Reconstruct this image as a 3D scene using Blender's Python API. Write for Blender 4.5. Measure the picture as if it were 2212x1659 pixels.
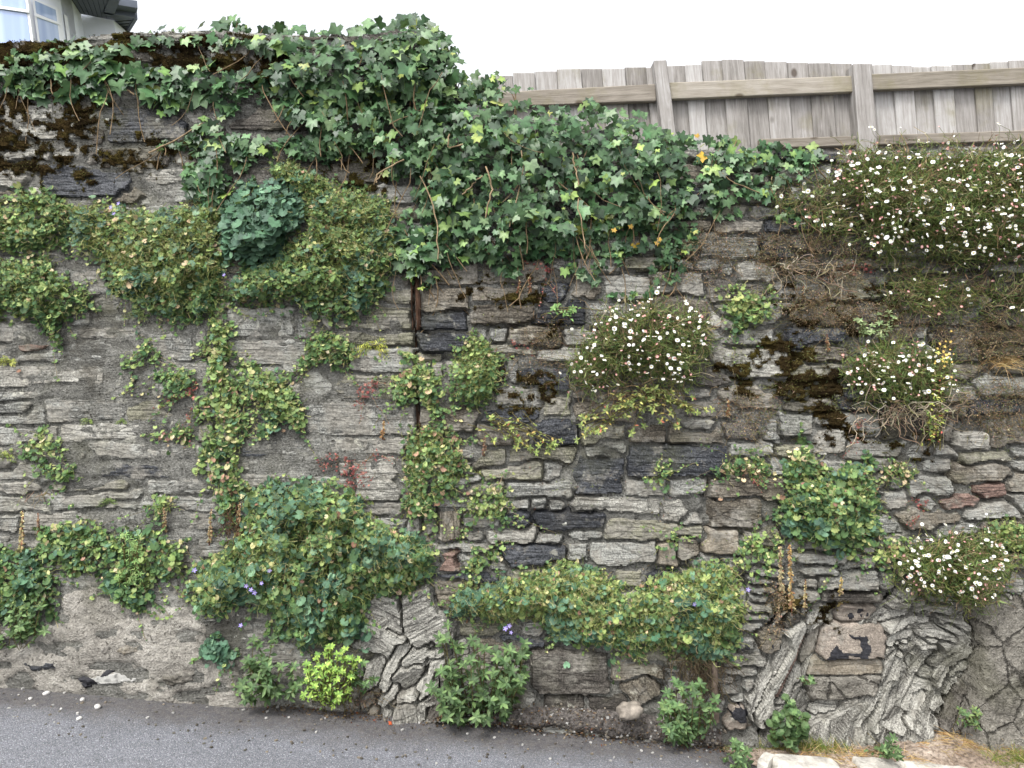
import bpy, math, random
import numpy as np
from mathutils import Matrix, Vector

for o in list(bpy.data.objects):
    bpy.data.objects.remove(o)
SC = bpy.context.scene
COL = SC.collection
rng = np.random.default_rng(7)
random.seed(7)
R_ = math.radians

# ------------------------------------------------------------------ camera
# picture units below ("u, v") are pixels of a 2212 x 1659 view of the photograph
PW, PH, FOC = 2212.0, 1659.0, 1671.0
CAM = np.array([0.0, -3.75, 1.45])
PITCH, ROLL = R_(-1.2), R_(-3.5)
cam_data = bpy.data.cameras.new('camera')
cam_data.sensor_width = 36.0
cam_data.lens = 36.0 * FOC / PW
cam_data.clip_start, cam_data.clip_end = 0.05, 2000.0
cam = bpy.data.objects.new('camera', cam_data)
COL.objects.link(cam)
CM = Matrix.Rotation(math.pi / 2 + PITCH, 3, 'X') @ Matrix.Rotation(ROLL, 3, 'Z')
cam.matrix_world = Matrix.Translation(Vector(CAM)) @ CM.to_4x4()
SC.camera = cam
CR = np.array(CM)

# ------------------------------------------------------------------ light
SUN_EL, SUN_AZ = R_(58), R_(205)          # high soft sun behind the camera's left shoulder
world = bpy.data.worlds.new('World')
SC.world = world
world.use_nodes = True
wn, wl = world.node_tree.nodes, world.node_tree.links
bg = wn['Background']
sky = wn.new('ShaderNodeTexSky')
sky.sky_type = 'NISHITA'
sky.sun_disc = False
sky.sun_elevation, sky.sun_rotation = SUN_EL, SUN_AZ
sky.air_density, sky.dust_density, sky.ozone_density = 1.0, 4.0, 1.0
hs = wn.new('ShaderNodeHueSaturation')     # overcast: nearly colourless sky
hs.inputs['Saturation'].default_value = 0.14
wl.new(sky.outputs[0], hs.inputs['Color'])
wl.new(hs.outputs[0], bg.inputs['Color'])
bg.inputs['Strength'].default_value = 0.15
sd = bpy.data.lights.new('sun', 'SUN')
sd.energy, sd.angle, sd.color = 0.95, R_(16), (1.0, 0.97, 0.92)
sun = bpy.data.objects.new('sun', sd)
COL.objects.link(sun)
sdir = Vector((math.sin(SUN_AZ) * math.cos(SUN_EL), math.cos(SUN_AZ) * math.cos(SUN_EL), math.sin(SUN_EL)))
sun.rotation_euler = sdir.to_track_quat('Z', 'Y').to_euler()
SC.view_settings.view_transform = 'Standard'
SC.view_settings.look = 'None'
SC.view_settings.gamma = 1.0
SC.view_settings.use_curve_mapping = False
SC.view_settings.exposure = 1.4
SC.render.engine = 'CYCLES'
SC.cycles.use_denoising = True
SC.cycles.adaptive_threshold = 0.02
SC.cycles.max_bounces = 4
SC.cycles.diffuse_bounces = 2
SC.cycles.glossy_bounces = 2
SC.cycles.transmission_bounces = 3

# ------------------------------------------------------------------ picking points
BAT = 0.09                                  # the wall leans back

def rays(u, v):
    u, v = np.asarray(u, float), np.asarray(v, float)
    d = np.stack([(u - PW / 2) / FOC, (PH / 2 - v) / FOC, -np.ones_like(u)], -1)
    return d @ CR.T

def on_wall(u, v, out=0.0, back=0.0):
    """point of the wall plane y = BAT*z (+back) seen at u, v; then `out` metres towards the street along the ray"""
    d = rays(u, v)
    t = (back + BAT * CAM[2] - CAM[1]) / (d[..., 1] - BAT * d[..., 2])
    t = t - np.asarray(out) / np.linalg.norm(d, axis=-1)
    return CAM + d * t[..., None]

def on_y(u, v, y):
    d = rays(u, v)
    return CAM + d * ((y - CAM[1]) / d[..., 1])[..., None]

def on_z(u, v, z):
    d = rays(u, v)
    return CAM + d * ((z - CAM[2]) / d[..., 2])[..., None]

def to_uv(P):
    q = (np.asarray(P) - CAM) @ CR
    return PW / 2 - q[..., 0] / q[..., 2] * FOC, PH / 2 + q[..., 1] / q[..., 2] * FOC

# ------------------------------------------------------------------ noise (numpy)
def _h(i, j, s):
    n = (i.astype(np.int64) * 374761393 + j.astype(np.int64) * 668265263 + s * 1442695041) & 0xffffffff
    n = ((n ^ (n >> 13)) * 1274126177) & 0xffffffff
    n = (n ^ (n >> 16)) & 0xffffffff
    return n / 4294967295.0

def vn(x, y, s=0):
    x, y = np.broadcast_arrays(np.asarray(x, float), np.asarray(y, float))
    i, j = np.floor(x), np.floor(y)
    fx, fy = x - i, y - j
    fx, fy = fx * fx * (3 - 2 * fx), fy * fy * (3 - 2 * fy)
    i, j = i.astype(np.int64), j.astype(np.int64)
    a, b, c, d = _h(i, j, s), _h(i + 1, j, s), _h(i, j + 1, s), _h(i + 1, j + 1, s)
    return (a * (1 - fx) + b * fx) * (1 - fy) + (c * (1 - fx) + d * fx) * fy

def fbm(x, y, s=0, o=4):
    r, a, t = 0, 0.5, 0
    for k in range(o):
        r = r + a * vn(np.asarray(x) * 2 ** k, np.asarray(y) * 2 ** k, s + 17 * k)
        t += a
        a *= 0.5
    return r / t

def sstep(x, a=0.0, b=1.0):
    t = np.clip((x - a) / (b - a), 0, 1)
    return t * t * (3 - 2 * t)

def inpoly(u, v, P):
    u, v = np.asarray(u, float), np.asarray(v, float)
    r = np.zeros(u.shape, bool)
    n = len(P)
    for k in range(n):
        (x1, y1), (x2, y2) = P[k], P[(k + 1) % n]
        if y1 == y2:
            continue
        r ^= ((y1 > v) != (y2 > v)) & (u < (x2 - x1) * (v - y1) / (y2 - y1) + x1)
    return r

def edgedist(u, v, P):
    u, v = np.asarray(u, float), np.asarray(v, float)
    best = np.full(u.shape, 1e9)
    n = len(P)
    for k in range(n):
        (x1, y1), (x2, y2) = P[k], P[(k + 1) % n]
        dx, dy = x2 - x1, y2 - y1
        t = np.clip(((u - x1) * dx + (v - y1) * dy) / (dx * dx + dy * dy + 1e-9), 0, 1)
        best = np.minimum(best, np.hypot(u - x1 - t * dx, v - y1 - t * dy))
    return best

# ------------------------------------------------------------------ meshes and things
def mesh_np(name, V, F, col=None, mat=None, smooth=False):
    V, F = np.asarray(V, np.float32), np.asarray(F, np.int32)
    k = F.shape[1]
    me = bpy.data.meshes.new(name)
    me.vertices.add(len(V))
    me.vertices.foreach_set('co', V.ravel())
    me.loops.add(F.size)
    me.loops.foreach_set('vertex_index', F.ravel())
    me.polygons.add(len(F))
    me.polygons.foreach_set('loop_start', np.arange(0, F.size, k, dtype=np.int32))
    me.update(calc_edges=True)
    if smooth:
        me.polygons.foreach_set('use_smooth', np.ones(len(F), bool))
    else:
        me.polygons.foreach_set('use_smooth', np.zeros(len(F), bool))
    if col is not None:
        c = np.ones((len(V), 4), np.float32)
        c[:, :3] = col
        me.color_attributes.new('Col', 'FLOAT_COLOR', 'POINT').data.foreach_set('color', c.ravel())
    if mat is not None:
        me.materials.append(mat)
    return me

def link(name, me, parent=None, loc=None):
    o = bpy.data.objects.new(name, me)
    COL.objects.link(o)
    if parent is not None:
        o.parent = parent
    if loc is not None:
        o.location = loc
    return o

def tag(o, label=None, cat=None, group=None, kind=None):
    for k, x in (('label', label), ('category', cat), ('group', group), ('kind', kind)):
        if x:
            o[k] = x
    return o

def thing(name, label, cat, loc=(0, 0, 0), group=None):
    o = link(name, None, None, Vector(loc))
    return tag(o, label, cat, group)

def part(name, V, F, parent, mat, col=None, smooth=False, kind=None):
    """a part given in world coordinates; the parents here only carry a translation"""
    V = np.asarray(V, float)
    pl = np.zeros(3)
    p = parent
    while p is not None:
        pl = pl + np.array(p.location)
        p = p.parent
    o = link(name, mesh_np(name, V - pl, F, col, mat, smooth), parent)
    if kind:
        o['kind'] = kind
    return o

class Buf:
    def __init__(s):
        s.v, s.f, s.c, s.n = [], [], [], 0
    def add(s, V, F, c=None):
        V = np.asarray(V, float).reshape(-1, 3)
        F = np.asarray(F, int)
        if F.shape[1] == 4:
            F = np.concatenate([F[:, [0, 1, 2]], F[:, [0, 2, 3]]])
        s.v.append(V)
        s.f.append(F + s.n)
        s.n += len(V)
        if c is not None:
            s.c.append(np.broadcast_to(np.asarray(c, float), (len(V), 3)))
        return s
    def get(s):
        return np.concatenate(s.v), np.concatenate(s.f), (np.concatenate(s.c) if s.c else None)
    def part(s, name, parent, mat, smooth=False, kind=None):
        V, F, c = s.get()
        return part(name, V, F, parent, mat, c, smooth, kind)

def lin(c):
    c = np.asarray(c, float) / 255.0
    return np.where(c <= 0.04045, c / 12.92, ((c + 0.055) / 1.055) ** 2.4)

def lin4(c):
    return (*[float(x) for x in lin(c)], 1.0)

BOXF = np.array([[0, 1, 3, 2], [4, 6, 7, 5], [0, 4, 5, 1], [2, 3, 7, 6], [0, 2, 6, 4], [1, 5, 7, 3]])

def hexa(p):
    """8 corners ordered x,y,z bits (xyz = 000,001,010,011,100..)"""
    return np.asarray(p, float), BOXF

def box(x0, x1, y0, y1, z0, z1):
    return hexa([(x, y, z) for x in (x0, x1) for y in (y0, y1) for z in (z0, z1)])

def tubes(PL, r, sides=3):
    """PL (N,k,3) polylines, r radius (scalar, (N,1) or (N,k))"""
    PL = np.asarray(PL, float)
    N, k, _ = PL.shape
    T = np.gradient(PL, axis=1)
    T /= np.linalg.norm(T, axis=2, keepdims=True) + 1e-9
    ref = np.where(np.abs(T[..., 1:2]) < 0.9, np.array([0, 1.0, 0]), np.array([1.0, 0, 0]))
    A = np.cross(T, ref)
    A /= np.linalg.norm(A, axis=2, keepdims=True) + 1e-9
    B = np.cross(T, A)
    r = np.broadcast_to(np.asarray(r, float), (N, k))[..., None, None]
    ang = np.arange(sides) * 2 * math.pi / sides
    ring = PL[:, :, None, :] + r * (np.cos(ang)[:, None] * A[:, :, None, :] + np.sin(ang)[:, None] * B[:, :, None, :])
    V = ring.reshape(-1, 3)
    base = (np.arange(N)[:, None, None] * k + np.arange(k - 1)[None, :, None]) * sides
    j = np.arange(sides)[None, None, :]
    a = base + j
    b = base + (j + 1) % sides
    F = np.stack([a, b, b + sides, a + sides], -1).reshape(-1, 4)
    F = np.concatenate([F[:, [0, 1, 2]], F[:, [0, 2, 3]]])
    return V, F

# ------------------------------------------------------------------ materials
def new_mat(name):
    m = bpy.data.materials.new(name)
    m.use_nodes = True
    nt = m.node_tree
    return m, nt.nodes, nt.links, nt.nodes['Principled BSDF']

class NB:
    """small node helper"""
    def __init__(s, nodes, links):
        s.n, s.l = nodes, links
    def put(s, sock, val):
        if isinstance(val, bpy.types.NodeSocket):
            s.l.new(val, sock)
        else:
            sock.default_value = val
    def noise(s, vec, scale, detail=5, rough=0.55, dist=0.0):
        n = s.n.new('ShaderNodeTexNoise')
        s.put(n.inputs['Vector'], vec)
        n.inputs['Scale'].default_value = scale
        n.inputs['Detail'].default_value = detail
        n.inputs['Roughness'].default_value = rough
        n.inputs['Distortion'].default_value = dist
        return n.outputs['Fac']
    def voro(s, vec, scale, feature='F1', out='Distance'):
        n = s.n.new('ShaderNodeTexVoronoi')
        n.feature = feature
        s.put(n.inputs['Vector'], vec)
        n.inputs['Scale'].default_value = scale
        return n.outputs[out]
    def ramp(s, fac, stops):
        n = s.n.new('ShaderNodeValToRGB')
        e = n.color_ramp.elements
        while len(e) < len(stops):
            e.new(0.5)
        for k, (p, c) in enumerate(stops):
            e[k].position = p
            e[k].color = c if isinstance(c, tuple) else (c, c, c, 1)
        s.put(n.inputs['Fac'], fac)
        return n.outputs['Color']
    def mix(s, fac, a, b, mode='MIX'):
        n = s.n.new('ShaderNodeMix')
        n.data_type = 'RGBA'
        n.blend_type = mode
        s.put(n.inputs[0], fac)
        s.put(n.inputs[6], a)
        s.put(n.inputs[7], b)
        return n.outputs[2]
    def math(s, op, a, b=0.0, clamp=False):
        n = s.n.new('ShaderNodeMath')
        n.operation = op
        n.use_clamp = clamp
        s.put(n.inputs[0], a)
        s.put(n.inputs[1], b)
        return n.outputs[0]
    def mapping(s, vec, scale=(1, 1, 1), loc=(0, 0, 0), rot=(0, 0, 0)):
        n = s.n.new('ShaderNodeMapping')
        s.put(n.inputs['Vector'], vec)
        s.put(n.inputs['Location'], loc)
        n.inputs['Scale'].default_value = scale
        n.inputs['Rotation'].default_value = rot
        return n.outputs[0]
    def bump(s, h, strength=1.0, dist=0.01, normal=None):
        n = s.n.new('ShaderNodeBump')
        n.inputs['Strength'].default_value = strength
        n.inputs['Distance'].default_value = dist
        s.put(n.inputs['Height'], h)
        if normal is not None:
            s.put(n.inputs['Normal'], normal)
        return n.outputs[0]

def weather(nb, pos, col, amt=1.0, moss_hi=True):
    """dark crusts, algae and pale lichen with shapes of their own"""
    m = nb.ramp(nb.noise(pos, 1.7, 5, 0.65), [(0.50, 0.0), (0.62, 1.0)])
    m2 = nb.ramp(nb.noise(pos, 12.0, 4, 0.7), [(0.40, 0.0), (0.60, 1.0)])
    dark = nb.math('MULTIPLY', m, m2)
    col = nb.mix(nb.math('MULTIPLY', dark, 0.50 * amt), col, lin4((50, 46, 36)))
    g = nb.ramp(nb.noise(pos, 2.6, 4, 0.65), [(0.53, 0.0), (0.68, 1.0)])
    col = nb.mix(nb.math('MULTIPLY', g, 0.34 * amt), col, lin4((80, 80, 60)))
    li = nb.ramp(nb.noise(pos, 16.0, 3, 0.6), [(0.62, 0.0), (0.68, 1.0)])
    lim = nb.ramp(nb.noise(pos, 2.1, 2, 0.5), [(0.45, 0.0), (0.60, 1.0)])
    col = nb.mix(nb.math('MULTIPLY', nb.math('MULTIPLY', li, lim), 0.55 * amt), col, lin4((178, 176, 162)))
    return col

def stone_mat(name, cols, strata=1.0, smear=0.0, rough=0.85, crack=1.0):
    m, n, l, p = new_mat(name)
    nb = NB(n, l)
    tc = n.new('ShaderNodeTexCoord')
    oi = n.new('ShaderNodeObjectInfo')
    geo = n.new('ShaderNodeNewGeometry')
    off = n.new('ShaderNodeCombineXYZ')
    r50 = nb.math('MULTIPLY', oi.outputs['Random'], 53.0)
    for k in range(3):
        l.new(r50, off.inputs[k])
    va = n.new('ShaderNodeVectorMath')
    va.operation = 'ADD'
    l.new(tc.outputs['Object'], va.inputs[0])
    l.new(off.outputs[0], va.inputs[1])
    v = va.outputs[0]
    s1 = nb.noise(nb.mapping(v, (1.6, 8, 22)), 1.5, 5, 0.68, 0.1)       # foliation streaks
    s2 = nb.noise(nb.mapping(v, (9, 30, 70)), 1.5, 3, 0.68, 0.0)
    sp = nb.noise(v, 130, 2, 0.65)
    big = nb.noise(v, 5.0, 3, 0.6)
    mixf = nb.math('ADD', nb.math('MULTIPLY', s1, 0.5 * strata + 0.1), nb.math('MULTIPLY', s2, 0.35 * strata + 0.05))
    mixf = nb.math('ADD', mixf, nb.math('MULTIPLY', big, 0.55 - 0.35 * strata))
    mixf = nb.math('ADD', mixf, nb.math('MULTIPLY', nb.math('SUBTRACT', sp, 0.5), 0.75))
    mixf = nb.math('ADD', mixf, nb.math('MULTIPLY', nb.math('SUBTRACT', oi.outputs['Random'], 0.5), 0.16))
    a, b, c = (lin4(x) for x in cols)
    col = nb.ramp(mixf, [(0.34, a), (0.50, b), (0.66, c)])
    fine = nb.ramp(nb.noise(nb.mapping(v, (3.2, 14, 58)), 1.3, 4, 0.72, 0.1), [(0.30, 0.0), (0.44, 1.0)])
    col = nb.mix(nb.math('MULTIPLY', nb.math('SUBTRACT', 1.0, fine), 0.55 * crack), col, lin4((30, 28, 26)))
    ce = n.new('ShaderNodeTexVoronoi')
    ce.feature = 'DISTANCE_TO_EDGE'
    nb.put(ce.inputs['Vector'], nb.mapping(v, (4.5, 4.5, 11)))
    ce.inputs['Scale'].default_value = 1.0
    wob = nb.math('ADD', ce.outputs['Distance'], nb.math('MULTIPLY', nb.math('SUBTRACT', s2, 0.5), 0.12))
    ck = nb.ramp(wob, [(0.0, 1.0), (0.035, 0.0)])
    col = nb.mix(nb.math('MULTIPLY', ck, 0.38 * crack), col, lin4((34, 32, 30)))
    pos = geo.outputs['Position']
    if smear > 0:
        sm = nb.ramp(nb.noise(pos, 6.0, 5, 0.74), [(0.56 - 0.2 * smear, 0.0), (0.68 - 0.2 * smear, 1.0)])
        mc = nb.ramp(nb.noise(pos, 60, 3, 0.7), [(0.3, lin4((86, 83, 77))), (0.7, lin4((150, 146, 137)))])
        col = nb.mix(nb.math('MULTIPLY', sm, 0.8), col, mc)
    col = weather(nb, pos, col)
    l.new(col, p.inputs['Base Color'])
    p.inputs['Roughness'].default_value = rough
    p.inputs['Specular IOR Level'].default_value = 0.25
    h = nb.math('ADD', nb.math('MULTIPLY', s1, 1.2 * strata + 0.1), nb.math('MULTIPLY', s2, 0.6 * strata))
    h = nb.math('ADD', h, nb.math('MULTIPLY', fine, 0.5 * crack))
    h = nb.math('SUBTRACT', h, nb.math('MULTIPLY', ck, 0.5 * crack))
    b1 = nb.bump(h, 0.9, 0.009)
    b2 = nb.bump(nb.math('ADD', sp, nb.math('MULTIPLY', big, 2.0)), 0.6, 0.004, b1)
    l.new(b2, p.inputs['Normal'])
    return m

SM = {
    's': stone_mat('dark_slate', ((26, 27, 30), (42, 44, 48), (80, 82, 86)), 0.6, 0.1, 0.6, 0.5),
    'g': stone_mat('grey_schist', ((64, 64, 62), (102, 102, 98), (146, 146, 140)), 0.9, 0.55),
    'p': stone_mat('pale_schist', ((88, 87, 82), (126, 124, 117), (164, 162, 154)), 0.9, 0.55),
    'b': stone_mat('brown_stone', ((64, 59, 52), (94, 88, 78), (128, 121, 109)), 0.6, 0.45),
    'o': stone_mat('olive_schist', ((64, 63, 53), (94, 92, 79), (128, 126, 110)), 0.8, 0.5),
    'd': stone_mat('dark_brown_stone', ((42, 39, 36), (66, 62, 57), (98, 94, 88)), 0.7, 0.3),
    'r': stone_mat('reddish_stone', ((84, 68, 62), (110, 90, 82), (136, 116, 106)), 0.7, 0.2),
    'k': stone_mat('pink_stone', ((108, 100, 92), (142, 132, 121), (168, 158, 147)), 0.15, 0.2, 0.85, 0.4),
    't': stone_mat('tan_stone', ((92, 85, 74), (120, 112, 99), (146, 138, 124)), 0.3, 0.35, 0.85, 0.5),
    'q': stone_mat('outcrop_slate', ((78, 76, 72), (118, 116, 110), (160, 158, 150)), 0.85, 0.0, 0.85, 1.0),
}

def mortar_mat(name, c0, c1, c2, wamt=1.0, stria=0.0, crack=0.0):
    m, n, l, p = new_mat(name)
    nb = NB(n, l)
    geo = n.new('ShaderNodeNewGeometry')
    pos = geo.outputs['Position']
    f = nb.noise(pos, 3.2, 5, 0.68)
    g = nb.noise(pos, 95, 3, 0.7)
    e = nb.noise(pos, 24, 4, 0.75)
    lay = nb.noise(nb.mapping(pos, (5, 5, 34)), 1.0, 4, 0.7)
    e = nb.math('ADD', nb.math('MULTIPLY', e, 1.0 - stria), nb.math('MULTIPLY', lay, stria))
    fac = nb.math('ADD', nb.math('MULTIPLY', f, 0.36), nb.math('ADD', nb.math('MULTIPLY', g, 0.36), nb.math('MULTIPLY', e, 0.28)))
    col = nb.ramp(fac, [(0.38, lin4(c0)), (0.5, lin4(c1)), (0.62, lin4(c2))])
    pits = nb.ramp(nb.noise(pos, 55, 3, 0.6), [(0.30, 1.0), (0.38, 0.0)])
    col = nb.mix(nb.math('MULTIPLY', pits, 0.6), col, lin4((58, 52, 46)))
    if crack:
        ce = n.new('ShaderNodeTexVoronoi')
        ce.feature = 'DISTANCE_TO_EDGE'
        nb.put(ce.inputs['Vector'], pos)
        ce.inputs['Scale'].default_value = 4.5
        ck = nb.ramp(nb.math('ADD', ce.outputs['Distance'], nb.math('MULTIPLY', nb.math('SUBTRACT', e, 0.5), 0.22)), [(0.0, 1.0), (0.03, 0.0)])
        col = nb.mix(nb.math('MULTIPLY', ck, crack), col, lin4((40, 37, 34)))
        g = nb.math('SUBTRACT', g, nb.math('MULTIPLY', ck, 1.5))
    col = weather(nb, pos, col, wamt)
    l.new(col, p.inputs['Base Color'])
    p.inputs['Roughness'].default_value = 0.95
    p.inputs['Specular IOR Level'].default_value = 0.15
    h = nb.math('ADD', nb.math('MULTIPLY', e, 2.0), nb.math('ADD', g, nb.math('MULTIPLY', pits, -0.8)))
    l.new(nb.bump(h, 1.0, 0.016), p.inputs['Normal'])
    return m

M_MORTAR = mortar_mat('lime_mortar', (66, 65, 62), (104, 103, 98), (150, 149, 143), 1.0, 0.65)
M_RENDER = mortar_mat('sandy_render', (108, 104, 98), (148, 144, 136), (182, 178, 170), 0.8)
M_CONC = mortar_mat('rough_concrete', (84, 81, 75), (120, 116, 108), (152, 148, 139), 1.0, 0.2, 0.7)

def plain_mat(name, c, rough=0.7, var=0.25, scale=20.0, spec=0.3, bump=0.0, bscale=60.0):
    m, n, l, p = new_mat(name)
    nb = NB(n, l)
    tc = n.new('ShaderNodeTexCoord')
    f = nb.noise(tc.outputs['Object'], scale, 5, 0.65)
    c = np.asarray(c, float)
    col = nb.ramp(f, [(0.3, lin4(np.clip(c * (1 - var), 0, 255))), (0.7, lin4(np.clip(c * (1 + var), 0, 255)))])
    l.new(col, p.inputs['Base Color'])
    p.inputs['Roughness'].default_value = rough
    p.inputs['Specular IOR Level'].default_value = spec
    if bump:
        l.new(nb.bump(nb.noise(tc.outputs['Object'], bscale, 5, 0.7), 0.9, bump), p.inputs['Normal'])
    return m

def leaf_mat(name, rough=0.5, spec=0.35, trans=0.18, gain=1.0, sat=1.0):
    """colour of each leaf is in the mesh attribute Col"""
    m, n, l, p = new_mat(name)
    nb = NB(n, l)
    at = n.new('ShaderNodeAttribute')
    at.attribute_name = 'Col'
    geo = n.new('ShaderNodeNewGeometry')
    v = nb.noise(geo.outputs['Position'], 34, 4, 0.6)
    sc = nb.ramp(v, [(0.28, 0.66), (0.72, 1.30)])
    col = nb.mix(1.0, at.outputs['Color'], sc, 'MULTIPLY')
    hsv = n.new('ShaderNodeHueSaturation')
    hsv.inputs['Saturation'].default_value, hsv.inputs['Value'].default_value = sat, gain
    l.new(col, hsv.inputs['Color'])
    col = hsv.outputs[0]
    l.new(col, p.inputs['Base Color'])
    p.inputs['Roughness'].default_value = rough
    p.inputs['Specular IOR Level'].default_value = spec
    tr = n.new('ShaderNodeBsdfTranslucent')
    l.new(nb.mix(0.5, col, lin4((150, 170, 60))), tr.inputs['Color'])
    mx = n.new('ShaderNodeMixShader')
    mx.inputs[0].default_value = trans
    l.new(p.outputs[0], mx.inputs[1])
    l.new(tr.outputs[0], mx.inputs[2])
    l.new(mx.outputs[0], n['Material Output'].inputs['Surface'])
    return m

M_LEAF = leaf_mat('soft_leaf', 0.55, 0.22, 0.15, 0.84, 0.90)
M_IVY = leaf_mat('ivy_leaf', 0.42, 0.34, 0.10, 0.68, 1.0)
M_DRY = leaf_mat('dry_stem', 0.8, 0.15, 0.10, 0.68, 1.0)
M_PETAL = leaf_mat('petal', 0.7, 0.2, 0.12, 0.9, 0.85)

# ================================================================== the setting: road, verge, garden
def curve(tab):
    xs, ys = zip(*tab)
    return lambda u: np.interp(u, xs, ys)

V_TOP = curve([(-500, 130), (0, 104), (60, 96), (120, 97), (180, 88), (250, 80), (340, 76), (450, 72), (600, 80), (780, 84), (880, 70),
               (940, 85), (975, 150), (1005, 228), (1080, 242), (1200, 262), (1400, 296), (1500, 322), (1650, 326), (2212, 320), (2800, 320)])
V_BASE = curve([(-500, 1425), (0, 1470), (200, 1480), (500, 1505), (800, 1535), (1100, 1556), (1400, 1590), (1560, 1606), (1700, 1600),
                (1900, 1606), (2050, 1580), (2212, 1562), (2800, 1530)])
_a, _b = on_wall(0.0, 1474.0), on_wall(1400.0, 1594.0)
RB = (_b[2] - _a[2]) / (_b[0] - _a[0])
RA = _a[2] - RB * _a[0]

def road_z(x):
    return RA + RB * np.asarray(x)

def on_road(u, v, lift=0.0):
    d = rays(u, v)
    t = (RA + lift + RB * CAM[0] - CAM[2]) / (d[..., 2] - RB * d[..., 0])
    return CAM + d * t[..., None]

def grid_faces(nr, nc):
    i = np.arange(nr - 1)[:, None] * nc + np.arange(nc - 1)[None, :]
    return np.stack([i, i + 1, i + nc + 1, i + nc], -1).reshape(-1, 4)

# --- asphalt
def asphalt_mat():
    m, n, l, p = new_mat('worn_asphalt')
    nb = NB(n, l)
    pos = n.new('ShaderNodeNewGeometry').outputs['Position']
    cell = n.new('ShaderNodeTexVoronoi')
    nb.put(cell.inputs['Vector'], pos)
    cell.inputs['Scale'].default_value = 230
    sep = n.new('ShaderNodeSeparateColor')
    l.new(cell.outputs['Color'], sep.inputs[0])
    big = nb.noise(pos, 1.1, 6, 0.6)
    mid = nb.noise(pos, 14, 5, 0.6)
    fine = nb.noise(pos, 210, 3, 0.6)
    base = nb.ramp(nb.math('ADD', nb.math('MULTIPLY', big, 0.55), nb.math('MULTIPLY', mid, 0.45)),
                   [(0.34, lin4((108, 110, 116))), (0.66, lin4((142, 144, 151)))])
    chip = nb.ramp(sep.outputs[0], [(0.0, lin4((70, 71, 75))), (0.5, lin4((122, 124, 131))), (0.9, lin4((152, 154, 160))), (0.985, lin4((206, 207, 210)))])
    col = nb.mix(0.5, base, chip)
    pit = nb.ramp(nb.math('ADD', cell.outputs['Distance'], nb.math('MULTIPLY', fine, 0.3)), [(0.55, 0.0), (0.85, 1.0)])
    col = nb.mix(nb.math('MULTIPLY', pit, 0.45), col, lin4((38, 38, 40)))
    # damp, dirty strip of tar and leaf dust that follows the foot of the wall
    at = n.new('ShaderNodeAttribute')
    at.attribute_name = 'Col'
    dn = nb.math('ADD', at.outputs['Fac'], nb.math('MULTIPLY', nb.math('SUBTRACT', nb.noise(pos, 5.0, 6, 0.65), 0.5), 0.7))
    dirt = nb.ramp(dn, [(0.35, 0.0), (0.75, 1.0)])
    dcol = nb.mix(nb.ramp(nb.noise(pos, 40, 5, 0.7), [(0.4, 0.0), (0.6, 1.0)]), lin4((58, 55, 54)), lin4((88, 82, 76)))
    col = nb.mix(nb.math('MULTIPLY', dirt, 0.72), col, dcol)
    l.new(col, p.inputs['Base Color'])
    p.inputs['Roughness'].default_value = 0.82
    p.inputs['Specular IOR Level'].default_value = 0.3
    l.new(nb.bump(nb.math('ADD', nb.math('MULTIPLY', cell.outputs['Distance'], -1.0), nb.math('MULTIPLY', mid, 1.2)), 0.8, 0.006), p.inputs['Normal'])
    return m

M_ASPHALT = asphalt_mat()
xs = np.concatenate([[-150, -60, -20, -8], np.arange(-4.4, 4.41, 0.04), [8, 20, 60, 150]])
ys = np.concatenate([[-150, -60, -20, -8, -5], np.arange(-3.4, 0.5, 0.04)])
GX, GY = np.meshgrid(xs, ys)
GZ = road_z(GX) + 0.012 * (fbm(GX * 0.9, GY * 0.9, 3) - 0.5) + 0.006 * (fbm(GX * 7, GY * 7, 5) - 0.5)
# right-hand edge of the carriageway, where the verge starts
edge = on_road(np.array([1330., 1420., 1500., 1580., 1625., 1660., 1720.]), np.array([1575., 1592., 1604., 1622., 1645., 1672., 1720.]))
ex = np.interp(GY, edge[::-1, 1][np.argsort(edge[::-1, 1])], edge[::-1, 0][np.argsort(edge[::-1, 1])])
inside = (GX > ex + 0.02) & (GY > edge[:, 1].min() - 0.05)
GZ = np.where(inside, GZ - 0.10, GZ)
wallfoot = np.clip((GY + 0.55) / 0.5, 0, 1)
foot_dirt = wallfoot + 0.35 * np.clip((GX - ex + 0.35) / 0.4, 0, 1) * (GY > -1.6)
road = link('road', mesh_np('road', np.stack([GX, GY, GZ], -1).reshape(-1, 3), grid_faces(*GX.shape),
                            np.repeat(np.clip(foot_dirt, 0, 1).reshape(-1, 1), 3, 1), M_ASPHALT, True))
tag(road, 'worn grey asphalt road sloping downhill', None, None, 'structure')

# --- dry verge of soil between the kerb and the right-hand end of the wall
def soil_mat():
    m, n, l, p = new_mat('dry_soil')
    nb = NB(n, l)
    pos = n.new('ShaderNodeNewGeometry').outputs['Position']
    f = nb.noise(pos, 4.5, 8, 0.68)
    g = nb.noise(pos, 70, 5, 0.7)
    v = nb.voro(pos, 60)
    col = nb.ramp(nb.math('ADD', nb.math('MULTIPLY', f, 0.55), nb.math('MULTIPLY', g, 0.45)),
                  [(0.36, lin4((88, 76, 66))), (0.5, lin4((146, 131, 117))), (0.64, lin4((190, 177, 163)))])
    col = nb.mix(nb.ramp(v, [(0.55, 0.0), (0.8, 0.5)]), col, lin4((70, 62, 54)))
    l.new(col, p.inputs['Base Color'])
    p.inputs['Roughness'].default_value = 0.95
    p.inputs['Specular IOR Level'].default_value = 0.1
    l.new(nb.bump(nb.math('ADD', nb.math('MULTIPLY', f, 3), nb.math('ADD', g, nb.math('MULTIPLY', v, -0.6))), 0.9, 0.012), p.inputs['Normal'])
    return m

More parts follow.
